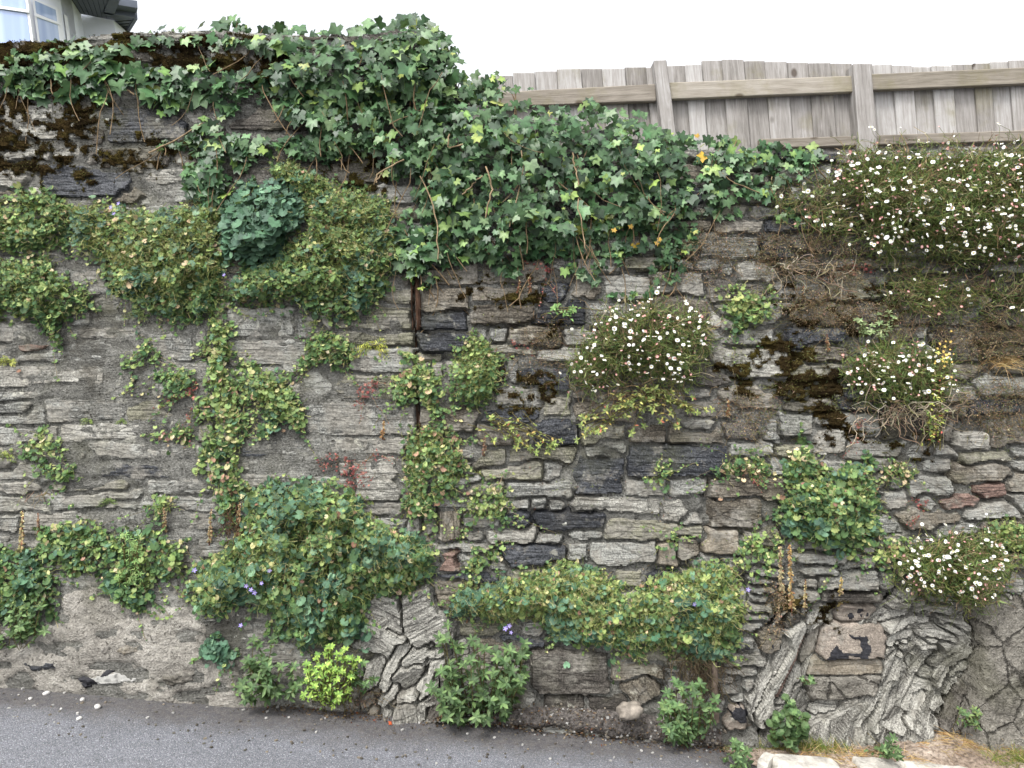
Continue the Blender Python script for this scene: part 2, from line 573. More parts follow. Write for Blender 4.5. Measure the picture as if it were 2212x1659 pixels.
M_SOIL = soil_mat()
nU, nS = 190, 46
uu = np.linspace(1380, 2750, nU)
back = on_wall(uu, V_BASE(uu) - 6, out=-0.14)
front = on_road(uu, np.interp(uu, [1380, 1480, 1560, 1610, 1650, 1800, 2000, 2212, 2750], [1592, 1602, 1616, 1640, 1668, 1690, 1705, 1725, 1790]), 0.0)
front[:, 2] += np.interp(uu, [1380, 1600, 1700, 2750], [-0.015, -0.01, 0.03, 0.03])
ss = np.linspace(0, 1, nS)[:, None, None]
SV = back[None] * (1 - ss) + front[None] * ss
SV[..., 2] += 0.055 * np.sin(np.pi * ss[..., 0]) * (fbm(SV[..., 0] * 2.2, SV[..., 1] * 2.2, 9) - 0.35) + 0.018 * (fbm(SV[..., 0] * 22, SV[..., 1] * 22, 8) - 0.5) * np.minimum(1, 6 * (1 - ss[..., 0]))
verge = link('verge', mesh_np('verge', SV.reshape(-1, 3), grid_faces(nS, nU)[:, ::-1], None, M_SOIL, True))
tag(verge, 'dry dusty soil verge at the foot of the rock', None, None, 'structure')

def on_verge(u, v):
    """nearest verge point to the picture position"""
    q = to_uv(SV)
    k = np.argmin((q[0] - u) ** 2 + (q[1] - v) ** 2)
    return SV.reshape(-1, 3)[k].copy()

# --- garden ground held up by the wall
def garden_mat():
    return plain_mat('garden_soil', (84, 88, 56), 0.95, 0.4, 6.0, 0.1, 0.03, 20)

gxs = np.concatenate([[-300, -60, -15], np.linspace(-3.8, 4.2, 60), [15, 60, 300]])
gys = np.concatenate([np.linspace(0.45, 2.2, 12), [4, 10, 40, 300]])
AX, AY = np.meshgrid(gxs, gys)
tz = on_wall(np.array([0., 600., 900.]), V_TOP(np.array([0., 600., 900.])))
rz = on_wall(np.array([1150., 1600., 2212.]), V_TOP(np.array([1150., 1600., 2212.])))
AZ = np.interp(AX, [tz[0][0], tz[2][0], rz[0][0] - 0.05, rz[2][0]], [tz[0][2] - 0.18, tz[2][2] - 0.2, rz[0][2] - 0.12, rz[2][2] - 0.12])
AZ = AZ + 0.05 * (fbm(AX * 1.5, AY * 1.5, 21) - 0.5) - 0.02 * np.clip(AY - 2, 0, 12)
gard = link('garden_ground', mesh_np('garden_ground', np.stack([AX, AY, AZ], -1).reshape(-1, 3), grid_faces(*AX.shape), None, garden_mat(), True))
tag(gard, 'garden ground behind the wall', None, None, 'structure')

# ================================================================== the wall: stones on a raster
STEP = 3.5
U0, U1, VV0, VV1 = -330.0, 2545.0, 40.0, 1690.0
gu = np.arange(U0, U1, STEP)
gv = np.arange(VV0, VV1, STEP)
UU, VV = np.meshgrid(gu, gv)
NR, NC = UU.shape
wu = UU + 10 * (fbm(UU / 46, VV / 46, 31, 3) - 0.5) * 2 + 3.0 * (fbm(UU / 11, VV / 11, 33, 2) - 0.5) * 2
wv = VV + 8 * (fbm(UU / 58, VV / 40, 32, 3) - 0.5) * 2 + 2.4 * (fbm(UU / 11, VV / 9, 34, 2) - 0.5) * 2

# traced stones: u0 v0 u1 v1 colour [proud-mm] [angle]
TR = """
232 238 403 302 s 16 0;89 358 282 420 s 18 0;0 222 107 262 p 8;44 262 185 292 p 8;10 318 80 337 p 10;111 321 188 338 p 8;215 322 346 371 b 16 -3
370 320 430 347 b 8;-20 366 57 418 p 18;255 402 372 434 b 10;490 237 675 288 d 22 2;690 345 815 402 d 16;-10 96 124 116 d 14;464 108 540 137 p 10;551 150 606 176 d 10
350 92 460 112 d 12;250 118 350 138 d 12;120 140 210 168 d 10;0 190 90 216 d 8;130 214 235 236 d 8
118 558 232 644 g 6;-10 697 100 738 p 6;30 742 104 765 r 7;145 730 280 785 g 9 3;319 702 420 781 g 7;-20 786 218 832 p 8 -2;-20 834 200 860 g 9 -3;232 808 405 852 g 7;-20 884 94 917 g 8
100 866 272 906 g 12;275 866 412 912 o 6;134 917 405 953 p 8 -1;-20 922 130 960 g 6;188 954 440 984 g 9;-20 1010 176 1046 g 7;181 1006 424 1032 s 3 -1;60 1062 300 1092 g 7;320 1036 450 1066 g 6;180 1104 262 1134 p 8;265 1102 330 1132 g 10
497 670 640 722 g 12 1;640 690 700 735 g 10;497 736 660 798 g 12;664 805 740 866 g 12;500 800 530 870 g 8;600 935 700 985 g 12;520 940 606 990 s 6;620 985 720 1018 d 4
734 660 889 714 o 14 -1;734 717 889 750 o 14;755 752 892 805 g 14;700 808 892 868 o 13;664 868 896 942 g 15 1;700 945 880 985 p 10;760 985 862 1080 p 12;760 1080 870 1120 g 10;820 590 880 616 b 14;830 622 888 660 o 14
906 620 1018 672 b 16;1022 622 1166 656 b 16;916 676 1010 710 s 20;906 722 1014 771 s 22 2;1020 656 1168 694 b 18 -2;1171 614 1223 664 s 10;1245 604 1308 638 b 14;910 575 1040 618 b 14;1044 572 1180 612 b 12
1128 800 1229 838 s 22;1168 860 1233 898 o 18;1047 888 1168 916 s 16;1150 905 1238 958 s 22 -4;902 884 1031 928 b 20;1036 920 1146 968 b 16;1023 970 1098 1010 o 14;1100 968 1238 1000 o 10;1043 1004 1168 1038 o 12 -6
1242 990 1343 1067 s 18;1355 962 1564 1032 s 24 2;1305 946 1353 976 d 12;1356 926 1440 953 b 16;1445 926 1560 958 b 12;1090 1044 1238 1074 g 12;1238 1074 1426 1104 p 12;1346 1036 1440 1072 g 12;1444 1034 1532 1072 g 12;1430 1076 1530 1126 p 14;1010 1040 1086 1072 o 12
943 1100 997 1180 b 16 90;943 1182 997 1234 r 12;940 1250 997 1318 b 10;1090 1104 1138 1140 s 18 8;1158 1106 1306 1146 s 20;1000 1112 1086 1145 g 12;1004 1148 1050 1180 p 10;1050 1146 1156 1177 p 14;1080 1178 1223 1220 s 22;1232 1144 1303 1170 p 14;1305 1126 1530 1166 o 20 -2;1272 1168 1416 1214 g 16 -3;1225 1172 1270 1220 g 12;1420 1178 1464 1216 t 18
1148 1412 1314 1497 d 40 1;1314 1420 1434 1460 b 30;1356 1460 1414 1514 b 24 60;1131 1336 1168 1378 d 14;1080 1378 1170 1404 s 12;1180 1500 1260 1528 d 10;1270 1498 1350 1540 d 12
1469 1076 1532 1142 p 22;1534 1078 1640 1142 b 26 3;1469 1164 1510 1206 b 20;1529 1139 1597 1199 t 34;1526 1032 1684 1078 b 24 2;1600 1142 1680 1172 o 16;1714 1190 1856 1226 g 40 -2;1721 1214 1815 1244 g 34 -2;1817 1206 1894 1230 g 38;1620 1222 1686 1246 g 30;1717 1246 1762 1272 o 34;1763 1234 1900 1274 g 44 -3
1717 1272 1772 1300 g 28;1774 1276 1906 1303 d 20;1758 1303 1802 1331 p 24 8;1822 1308 1900 1351 k 44 6
1536 750 1704 812 p 18;1714 708 1825 748 s 16;1966 1034 2058 1074 g 22;2107 1044 2168 1068 r 24;2084 974 2192 1000 o 22 -2;2060 1004 2200 1040 b 20;2040 1076 2120 1106 r 24 -8;1900 1060 1960 1098 g 20;1930 1104 2080 1140 b 26 -3;2086 1090 2200 1126 g 26 -5;2126 1128 2212 1150 b 18
1469 910 1541 936 s 18;1560 918 1632 950 d 16;1684 894 1762 936 g 18;1764 898 1900 936 g 14;1902 900 2060 950 d 10;1586 568 1688 617 p 14;1865 594 1948 624 d 14;1529 674 1604 718 p 20 12;1640 515 1712 556 s 16;1684 670 1740 702 b 12;1770 920 1830 980 p 16;1830 950 1960 990 g 10;1470 840 1530 860 s 14
1748 745 1830 790 b 12;2010 720 2110 780 d 12;2100 660 2212 700 d 10;2060 940 2140 968 p 26;2140 930 2240 965 b 14;1560 840 1680 880 b 12;1700 860 1800 890 d 14;2110 800 2240 850 g 12
1620 1249 1664 1264 g 30 -2;1618 1266 1666 1282 g 36 3;1616 1284 1660 1299 g 34 -1;1612 1301 1664 1318 p 40 4;1606 1320 1654 1336 p 34 -3;1600 1338 1642 1356 p 30;1637 1360 1684 1404 b 46 0;1592 1384 1622 1406 d 30;1560 1410 1640 1440 p 24;1556 1442 1630 1466 p 26 -4;1552 1468 1604 1499 d 50;1605 1466 1628 1488 t 44;1552 1500 1608 1518 b 44;1562 1520 1624 1566 k 44 -8
""".replace('\n', ';')

class Stone:
    __slots__ = ('c', 'hw', 'hh', 'a', 'col', 'pr', 'own', 'bev', 'tilt', 'amp', 'per', 'rnd', 'id')

def mk(u0, v0, u1, v1, col, pr, a, own, bev=None):
    s = Stone()
    s.c = ((u0 + u1) / 2, (v0 + v1) / 2)
    s.hw, s.hh, s.a = (u1 - u0) / 2, (v1 - v0) / 2, math.radians(a)
    if abs(a) > 45 and own == 'wall':
        s.hw, s.hh = s.hh, s.hw
    s.col, s.pr, s.own = col, pr / 1000.0, own
    s.bev = bev or 3.4
    s.tilt = (rng.normal(0, 0.018), rng.normal(0.01, 0.03))
    s.amp, s.per, s.rnd = rng.uniform(0.001, 0.004), rng.uniform(8, 18), rng.uniform(2, 5)
    return s

stones = []
for t in TR.split(';'):
    f = t.split()
    if len(f) >= 5:
        stones.append(mk(*map(float, f[:4]), f[4], (float(f[5]) if len(f) > 5 else 12) * (0.45 if float(f[0]) < 880 and float(f[1]) > 430 else 0.8), float(f[6]) if len(f) > 6 else 0, 'wall'))
# rock outcrops: rotated slabs  cu cv length thick angle colour proud
OUT_A = """838 1322 88 62 22 q 60;824 1384 84 70 30 q 64;912 1340 78 112 -28 q 70;900 1420 90 46 -34 q 60;848 1440 120 40 -66 q 52;815 1450 110 38 -70 q 40
880 1452 90 56 -40 q 66;884 1503 66 26 -6 p 86;892 1535 60 70 80 p 80;918 1480 130 26 -70 q 56;846 1500 90 34 -58 q 50;800 1500 60 34 -50 d 40;928 1400 120 20 -80 q 44;830 1525 70 22 -20 t 36;930 1540 84 22 -68 d 46"""
OUT_B = """1688 1440 250 34 -60 q 64;1662 1470 190 26 -58 q 40;1720 1430 190 24 -62 r 16;1752 1400 130 40 -70 b 18;1716 1480 120 44 -60 q 20
1740 1345 60 30 20 d 14;1780 1336 50 26 0 o 10
1950 1330 110 22 -24 q 20;2010 1322 150 20 8 q 44;1975 1352 130 22 -12 q 40;2050 1345 110 22 16 q 56;1960 1378 90 24 -30 q 34;2020 1372 120 22 12 q 58;2078 1374 70 26 40 q 50;1995 1398 110 20 4 q 56;1950 1408 80 22 -20 q 40;2048 1400 80 20 14 q 50;1985 1420 90 16 -6 q 46
1940 1480 220 26 -62 q 10;1975 1500 180 50 -66 q -10;2020 1470 150 34 14 q 8;2010 1500 120 40 12 q 4;2050 1450 110 22 24 q 30;2064 1500 160 30 -64 q 24;2084 1440 150 24 -66 q 34;2005 1540 90 34 -60 p 2;2030 1560 70 26 -20 p 8;2080 1530 110 26 -70 d 20
1830 1560 120 60 -30 p 6;1870 1570 130 40 -56 p 4;1900 1530 130 26 -60 q 16;1806 1545 70 40 10 q 0;1860 1530 90 24 -40 q 8;1920 1470 180 20 -64 q 26;1700 1520 110 40 -50 q 20;1740 1520 80 40 -50 q 12"""
OUT_W = """1850 1396 150 84 -3 k 62;1832 1446 168 44 -2 t 40;1826 1496 178 58 -2 w 46;2168 1440 150 330 0 w 60;2150 1260 130 50 10 g 30;2190 1300 80 40 30 p 34"""
def outs(txt, own):
    for t in txt.replace('\n', ';').split(';'):
        f = t.split()
        cu, cv, L, T, a = map(float, f[:5])
        s = mk(cu - L / 2, cv - T / 2, cu + L / 2, cv + T / 2, f[5], float(f[6]) * 0.8, a, own, 1.8)
        s.amp, s.per = rng.uniform(0.002, 0.005), rng.uniform(8, 15)
        s.tilt = (rng.normal(0, 0.12), rng.normal(0.0, 0.22))
        if f[5] in 'kwt':
            s.amp, s.tilt = 0.002, (0.0, rng.normal(0, 0.03))
        s.rnd = 0.6
        stones.append(s)
outs(OUT_A, 'outcrop_a')
outs(OUT_B, 'outcrop_b')
outs(OUT_W, 'outcrop_w')

REN = [(-400, 1270), (0, 1330), (90, 1330), (140, 1270), (230, 1262), (420, 1290), (440, 1380), (560, 1430), (600, 1560), (-400, 1560)]   # rendered foot of the wall
NOFILL = [REN,
          [(780, 1280), (945, 1290), (950, 1600), (780, 1600)],
          [(1545, 1350), (1600, 1300), (1700, 1290), (1920, 1300), (2110, 1290), (2250, 1250), (2250, 1640), (1545, 1640)]]

def sdf(s, U, V):
    ca, sa = math.cos(s.a), math.sin(s.a)
    x, y = U - s.c[0], V - s.c[1]
    lx, ly = x * ca + y * sa, -x * sa + y * ca
    qx, qy = np.abs(lx) - s.hw + s.rnd, np.abs(ly) - s.hh + s.rnd
    return np.hypot(np.maximum(qx, 0), np.maximum(qy, 0)) + np.minimum(np.maximum(qx, qy), 0) - s.rnd, lx, ly

occ = np.zeros((NR, NC), bool)
for s in stones:
    occ |= sdf(s, UU, VV)[0] < 2
for P in NOFILL:
    occ |= inpoly(UU, VV, P)

def free(u0, v0, u1, v1):
    a, b = int((u0 - U0) / STEP), int((u1 - U0) / STEP)
    c, d = int((v0 - VV0) / STEP), int((v1 - VV0) / STEP)
    a, b, c, d = max(a, 0), min(b, NC), max(c, 0), min(d, NR)
    return 1 - occ[c:d, a:b].mean() if b > a and d > c else 0

def pick_col(u, v):
    r = rng.random()
    if u < 890 and v < 430:
        t = 'dddgbpds'
    elif u < 890:
        t = 'gggggpogo'
    elif u < 1500:
        t = 'bbggogops'
    elif v < 980:
        t = 'bdgodbgs'
    else:
        t = 'ggbogpbg'
    return t[int(r * len(t))]

v = 60.0
while v < 1660:
    h = rng.uniform(28, 60)
    u = U0 - rng.uniform(0, 100)
    while u < U1:
        w = rng.uniform(60, 150) * (1.0 if u > 890 else 1.9)
        if rng.random() < 0.15:
            w *= 0.45
        if u > 1850 and v > 940:
            w *= 0.7
        hh = h * rng.uniform(0.72, 1.2)
        dv = rng.uniform(-8, 8)
        cu = u + w / 2
        if v + h / 2 > V_TOP(cu) - 5 and v < V_BASE(cu) + 10:
            f = free(u, v + dv, u + w, v + dv + hh)
            if f > 0.55:
                s = mk(u + 2, v + dv + 1, u + w - 2, v + dv + hh - 1, pick_col(cu, v), rng.uniform(-1, 5) if u < 890 else rng.uniform(2, 14), rng.normal(0, 2.0), 'fill')
                s.rnd = rng.uniform(2, 8)
                stones.append(s)
            elif f > 0.25 and w > 80:
                for u2 in np.arange(u, u + w - 30, 34):
                    if free(u2, v + dv, u2 + 34, v + dv + hh) > 0.7:
                        s = mk(u2, v + dv + 1, u2 + 36, v + dv + hh - 1, pick_col(cu, v), rng.uniform(4, 14), rng.normal(0, 4), 'fill')
                        stones.append(s)
        u += w
    v += h

# two nearest stones at every raster point
D1 = np.full((NR, NC), 1e3)
D2 = np.full((NR, NC), 1e3)
LB = np.full((NR, NC), -1, np.int32)
for k, s in enumerate(stones):
    s.id = k
    rad = math.hypot(s.hw, s.hh) + 26
    a, b = max(int((s.c[0] - rad - U0) / STEP), 0), min(int((s.c[0] + rad - U0) / STEP) + 1, NC)
    c, d = max(int((s.c[1] - rad - VV0) / STEP), 0), min(int((s.c[1] + rad - VV0) / STEP) + 1, NR)
    if b <= a or d <= c:
        continue
    sl = (slice(c, d), slice(a, b))
    if s.own.startswith('outcrop'):
        dist = sdf(s, UU[sl] + 0.28 * (wu[sl] - UU[sl]), VV[sl] + 0.28 * (wv[sl] - VV[sl]))[0] - 9
    else:
        dist = sdf(s, wu[sl], wv[sl])[0] - (4.0 if s.own != 'fill' else 0.0)
    d1, d2, lb = D1[sl], D2[sl], LB[sl]
    near = dist < d1
    D2[sl] = np.where(near, d1, np.minimum(d2, dist))
    LB[sl] = np.where(near, k, lb)
    D1[sl] = np.where(near, dist, d1)
GAP = np.interp(UU, [0, 880, 900, 2212], [0.6, 0.6, 1.0, 1.0]) + 1.5 * fbm(UU / 50, VV / 30, 41, 2)
_out = np.array([x.own.startswith('outcrop') for x in stones])
GAP = np.where(_out[np.maximum(LB, 0)] & (LB >= 0), 0.6, GAP)
E = np.minimum(-D1 + 3.0, (D2 - D1) / 2 - GAP)
_jt = np.abs(wu - (892 + 0.03 * (VV - 560))) - 3.5 + 1.5 * (vn(VV / 14, VV * 0, 44))
E = np.where((VV > 520) & (VV < 1010), np.minimum(E, _jt), E)          # depth inside the owning stone, in picture units
LB = np.where(E > 0, LB, -1)

# large shape of the wall face: swellings, the rendered foot, the hollow under the ledge on the right
def bulk(U, V):
    h = 0.05 * (fbm(U / 420, V / 300, 51, 2) - 0.5) + 0.022 * (fbm(U / 120, V / 70, 52, 3) - 0.5)
    h = h + 0.06 * sstep(V, 1230, 1420) * sstep(-U, -620, -480)
    h = h - 0.07 * sstep(V, 1290, 1330) * sstep(U, 1690, 1760) * sstep(-U, -2120, -2080)
    h = h - 0.03 * sstep(V, 1390, 1470) * sstep(U, 1910, 1960) * sstep(-U, -2100, -2070)
    h = h + 0.02 * sstep(V, 1200, 1300) * sstep(U, 2080, 2130)
    h = h - 0.05 * sstep(V, 1270, 1330) * sstep(U, 960, 1000) * sstep(-U, -1140, -1100)
    h = h + 0.06 * sstep(V, 1560, 1640)
    h = h + 0.05 * sstep(-V, -250, -90) * (U < 980)
    return h

BK = bulk(UU, VV)
MORT = BK + 0.012 * (fbm(UU / 26, VV / 16, 61, 4) - 0.45) + np.interp(UU, [860, 900, 2212], [0.026, 0.018, 0.012]) * (fbm(UU / 95, VV / 42, 60, 4) - 0.42) + 0.004 * (fbm(UU / 7, VV / 7, 62, 2) - 0.5)
MORT = MORT - np.interp(UU, [860, 900, 1500, 1800], [0.0, 0.004, 0.008, 0.014])
MORT = MORT + 0.006 * (fbm(UU / 8, VV / 8, 65, 2) - 0.5) + 0.010 * (fbm(UU / 70, VV / 8, 68, 3) - 0.5) - 0.012 * np.exp(-((E + 1.0) / 2.6) ** 2) * sstep(fbm(UU / 40, VV / 26, 67, 3), 0.36, 0.56)
MORT = MORT - np.where((VV > 520) & (VV < 1010), 0.045 * np.exp(-(np.maximum(_jt + 2, 0) / 3.0) ** 2), 0)
crev = sstep(fbm(UU / 90, VV / 60, 63, 3), 0.55, 0.68) * np.interp(UU, [860, 910, 2212], [0.3, 1, 1])
inren = inpoly(UU, VV, REN)
MORT = MORT - 0.035 * crev * (~inren)
GROUND = VV > V_BASE(UU) + 40
ABOVE = VV < V_TOP(UU) + 9 * (fbm(UU / 22, VV * 0, 64, 3) - 0.5)
PL = on_wall(UU, VV)                                       # points of the mean plane

def stone_height(s, U, V, e):
    ca, sa = math.cos(s.a), math.sin(s.a)
    x, y = U - s.c[0], V - s.c[1]
    lx, ly = x * ca + y * sa, -x * sa + y * ca
    q = ly / s.per + 0.7 * (fbm(lx / 110 + s.id, ly / 40, 70, 3) - 0.5) * 2 + s.id * 0.37
    saw = q - np.floor(q)
    led = np.where(saw < 0.82, saw / 0.82, (1 - saw) / 0.18)
    h = s.pr * 1.0 - (-lx * s.tilt[0] + ly * s.tilt[1]) * 0.0023
    h = h + s.amp * (led - 0.5) + 0.008 * (fbm(U / 16 + s.id, V / 9, 71, 4) - 0.5) + 0.0035 * (vn(U / 5, V / 4, 72) - 0.5)
    if s.col == 'w':
        h = h + 0.022 * (fbm(U / 14, V / 14, 74, 4) - 0.5) + 0.03 * (fbm(U / 70, V / 60, 79, 3) - 0.5)
    bev = s.bev * (0.7 + 0.8 * vn(U / 30, V / 30, 73))
    return -0.03 + (h + 0.03) * sstep(e, 0, bev) ** 0.75

HS = np.full((NR, NC), -9.0)
meshes = {}
for k, s in enumerate(stones):
    m = LB == k
    if m.sum() < 10:
        continue
    rr, cc = np.where(m.any(1))[0], np.where(m.any(0))[0]
    r0, r1, c0, c1 = max(rr[0] - 1, 0), min(rr[-1] + 2, NR), max(cc[0] - 1, 0), min(cc[-1] + 2, NC)
    sl = (slice(r0, r1), slice(c0, c1))
    mm = m[sl] & ~ABOVE[sl] & ~GROUND[sl]
    if mm.sum() < 10:
        continue
    hgt = np.where(mm, stone_height(s, UU[sl], VV[sl], E[sl]), -0.034) + BK[sl]
    HS[sl] = np.where(mm, hgt, HS[sl])
    cells = mm[:-1, :-1] | mm[1:, :-1] | mm[:-1, 1:] | mm[1:, 1:]
    pts = PL[sl].copy()
    pts[..., 1] -= hgt
    n = c1 - c0
    ii, jj = np.where(cells)
    a = ii * n + jj
    F = np.stack([a, a + n, a + n + 1, a + 1], -1)
    used, inv = np.unique(F, return_inverse=True)
    meshes[k] = (pts.reshape(-1, 3)[used], inv.reshape(F.shape), int(mm.sum()))
SURF = np.maximum(np.maximum(HS, MORT), -1)

def surf_h(u, v):
    i = np.clip(((np.asarray(v) - VV0) / STEP).astype(int), 0, NR - 1)
    j = np.clip(((np.asarray(u) - U0) / STEP).astype(int), 0, NC - 1)
    return SURF[i, j]

def on_face(u, v, out=0.0):
    """point in front of the built wall face at u, v"""
    return on_wall(u, v, surf_h(u, v) + out)

# --- wall things
SPLIT = 896.0
wl_base = on_wall(np.array([300., 1700.]), np.array([1520., 1620.]))
wall_l = thing('stone_wall', 'tall grey schist retaining wall with smeared mortar, under the white house', 'wall', wl_base[0])
wall_r = thing('stone_wall', 'lower rubble retaining wall of mixed slate, under the wooden fence', 'wall', wl_base[1])
rock_a = thing('rock_outcrop', 'twisted pale slate rock standing out of the wall foot beside leafy weeds', 'rock', on_wall(870., 1550.))
rock_b = thing('rock_outcrop', 'tilted slate bedrock slabs showing under the wall beside the dry verge', 'rock', on_wall(1950., 1600.))
for _w in (wall_l, wall_r, rock_a, rock_b):
    _w['kind'] = 'thing'
owner = {'outcrop_a': rock_a, 'outcrop_b': rock_b, 'outcrop_w': wall_r}

SM['w'] = M_CONC
count = {wall_l.name: 0, wall_r.name: 0}
loose = {wall_l.name: Buf(), wall_r.name: Buf()}
order = sorted(meshes, key=lambda k: -meshes[k][2] * (1.0 if 0 < stones[k].c[0] < 2212 else 0.05))
stone_obj = {}
for k in order:
    s = stones[k]
    P, F, n = meshes[k]
    own = owner.get(s.own) or (wall_l if s.c[0] < SPLIT else wall_r)
    if own.name in count and s.own in ('wall', 'fill'):
        if count[own.name] >= 285 or not (-30 < s.c[0] < 2242):
            loose[own.name].add(P, F)
            continue
        count[own.name] += 1
    o = on_wall(*s.c)
    e = on_wall(s.c[0] + math.cos(s.a) * 30, s.c[1] + math.sin(s.a) * 30) - o
    ang = math.atan2(-e[2], e[0])
    rot = Matrix.Rotation(ang, 3, 'Y')
    Rn = np.array(rot)
    nm = 'slab' if s.own.startswith('outcrop') else 'stone'
    if s.col == 'w':
        nm = 'concrete_block'
    ob = link(nm, mesh_np(nm, (P - o) @ Rn, F, None, SM[s.col], s.col in 'kwt'), own)
    ob.location = Vector(o) - own.location
    ob.rotation_euler = (0, ang, 0)
    stone_obj[k] = ob
for wobj in (wall_l, wall_r):
    if loose[wobj.name].v:
        V, F, c = loose[wobj.name].get()
        part('small_stones', V, F, wobj, SM['g'], None, False, 'stuff')

# --- mortar between the stones, as one sheet for each wall, and the earth-backed core
def sheet_cells(mask, H, sub=2):
    """grid quads of every `sub`-th raster point where mask holds"""
    r, c = np.arange(0, NR, sub), np.arange(0, NC, sub)
    m = mask[np.ix_(r, c)]
    pts = PL[np.ix_(r, c)].copy()
    pts[..., 1] -= H[np.ix_(r, c)]
    n = len(c)
    cells = m[:-1, :-1] & m[1:, :-1] & m[:-1, 1:] & m[1:, 1:]
    ii, jj = np.where(cells)
    a = ii * n + jj
    F = np.stack([a, a + n, a + n + 1, a + 1], -1)
    used, inv = np.unique(F, return_inverse=True)
    return pts.reshape(-1, 3)[used], inv.reshape(F.shape)

ok = ~ABOVE & ~GROUND
ROCKA = [(782, 1290), (945, 1290), (950, 1620), (782, 1620)]
ROCKB = [(1640, 1370), (1700, 1310), (1900, 1310), (1930, 1290), (2092, 1296), (2092, 1640), (1640, 1640)]
inra, inrb = inpoly(wu, wv, ROCKA), inpoly(wu, wv, ROCKB)
def rock_sheet(msk, parent, ang, amp, cu, cv, per):
    ca, sa = math.cos(R_(ang)), math.sin(R_(ang))
    lx, ly = (UU - cu) * ca + (VV - cv) * sa, -(UU - cu) * sa + (VV - cv) * ca
    rr, cc = np.where(msk)
    ns = max(24, int(len(rr) / 130))
    pk_ = rng.integers(0, len(rr), ns)
    sx_, sy_ = lx[rr[pk_], cc[pk_]], ly[rr[pk_], cc[pk_]]
    go, gx_, gy_ = rng.normal(0, amp * 0.5, ns), rng.normal(0, 0.00040, ns), rng.normal(0.0003, 0.0009, ns)
    fac_ = np.zeros((NR, NC))
    jx, jy = lx[rr, cc] + 8 * (fbm(UU[rr, cc] / 20, VV[rr, cc] / 20, 81, 2) - 0.5), ly[rr, cc] + 6 * (fbm(UU[rr, cc] / 20, VV[rr, cc] / 20, 82, 2) - 0.5)
    best, bi = np.full(len(rr), 1e9), np.zeros(len(rr), int)
    for i_ in range(ns):
        dd_ = ((jx - sx_[i_]) / 2.6) ** 2 + (jy - sy_[i_]) ** 2
        m_ = dd_ < best
        best[m_], bi[m_] = dd_[m_], i_
    fac_[rr, cc] = np.clip(go[bi] + gx_[bi] * (jx - sx_[bi]) + gy_[bi] * (jy - sy_[bi]), -0.05, 0.06)
    q = ly / per + 0.7 * (fbm(lx / 160, ly / 90, 75, 3) - 0.5)
    saw = q - np.floor(q)
    led = np.where(saw < 0.8, saw / 0.8, (1 - saw) / 0.2)
    q2 = ly / (per * 0.3) + 0.5 * fbm(lx / 90, ly / 40, 76, 3)
    s2 = q2 - np.floor(q2)
    q3 = lx / 74 + 1.2 * fbm(lx / 60, ly / 30, 78, 2) + np.floor(q) * 0.37
    s3 = q3 - np.floor(q3)
    H = BK - 0.012 + fac_ + amp * 0.5 * (led - 0.5) + amp * 0.14 * (s2 - 0.5) + amp * 0.2 * (s3 - 0.5) + 0.012 * (fbm(UU / 40, VV / 40, 77, 4) - 0.5)
    V, F = sheet_cells(msk, H, 1)
    o = on_wall(float(cu), float(cv))
    e = on_wall(cu + ca * 30, cv + sa * 30) - o
    a = math.atan2(-e[2], e[0])
    ob = link('rock_face', mesh_np('rock_face', (V - o) @ np.array(Matrix.Rotation(a, 3, 'Y')), F, None, SM['q'], False), parent)
    ob.location = Vector(o) - parent.location
    ob.rotation_euler = (0, a, 0)
    return H
HA = rock_sheet(ok & inra, rock_a, -38, 0.03, 870, 1420, 26) 
HB = rock_sheet(ok & inrb, rock_b, -60, 0.045, 1860, 1460, 44)
SURF = np.where(inra, np.maximum(HA, HS), np.where(inrb, np.maximum(HB, HS), SURF))
ok_m = ok & ~inra & ~inrb
for wobj, msk, mat, nm in ((wall_l, ok_m & (UU < SPLIT + 4), M_MORTAR, 'mortar'), (wall_r, ok_m & (UU > SPLIT - 4), M_MORTAR, 'mortar')):
    V, F = sheet_cells(msk, MORT)
    part(nm, V, F, wobj, mat, None, True)
_ru, _rv = wu + 70 * (fbm(UU / 50, VV / 50, 56, 4) - 0.5), wv + 50 * (fbm(UU / 50, VV / 50, 57, 4) - 0.5)
_rd = np.where(inpoly(_ru, _rv, REN), 1, -1) * edgedist(_ru, _rv, REN)
ren_m = ok & (_rd > -8) & (UU < SPLIT)
HR = MORT + 0.020 * sstep(_rd, -8, 6) - 0.012 + 0.020 * (fbm(UU / 44, VV / 34, 66, 4) - 0.5) + 0.008 * (fbm(UU / 12, VV / 10, 69, 3) - 0.5) - 0.020 * sstep(fbm(UU / 60, VV / 22, 58, 4) + 0.12 * sstep(VV, 1400, 1480), 0.60, 0.66)
SURF = np.where(ren_m, np.maximum(SURF, HR), SURF)
V, F = sheet_cells(ren_m, HR)
part('render_coat', V, F, wall_l, M_RENDER, None, True)
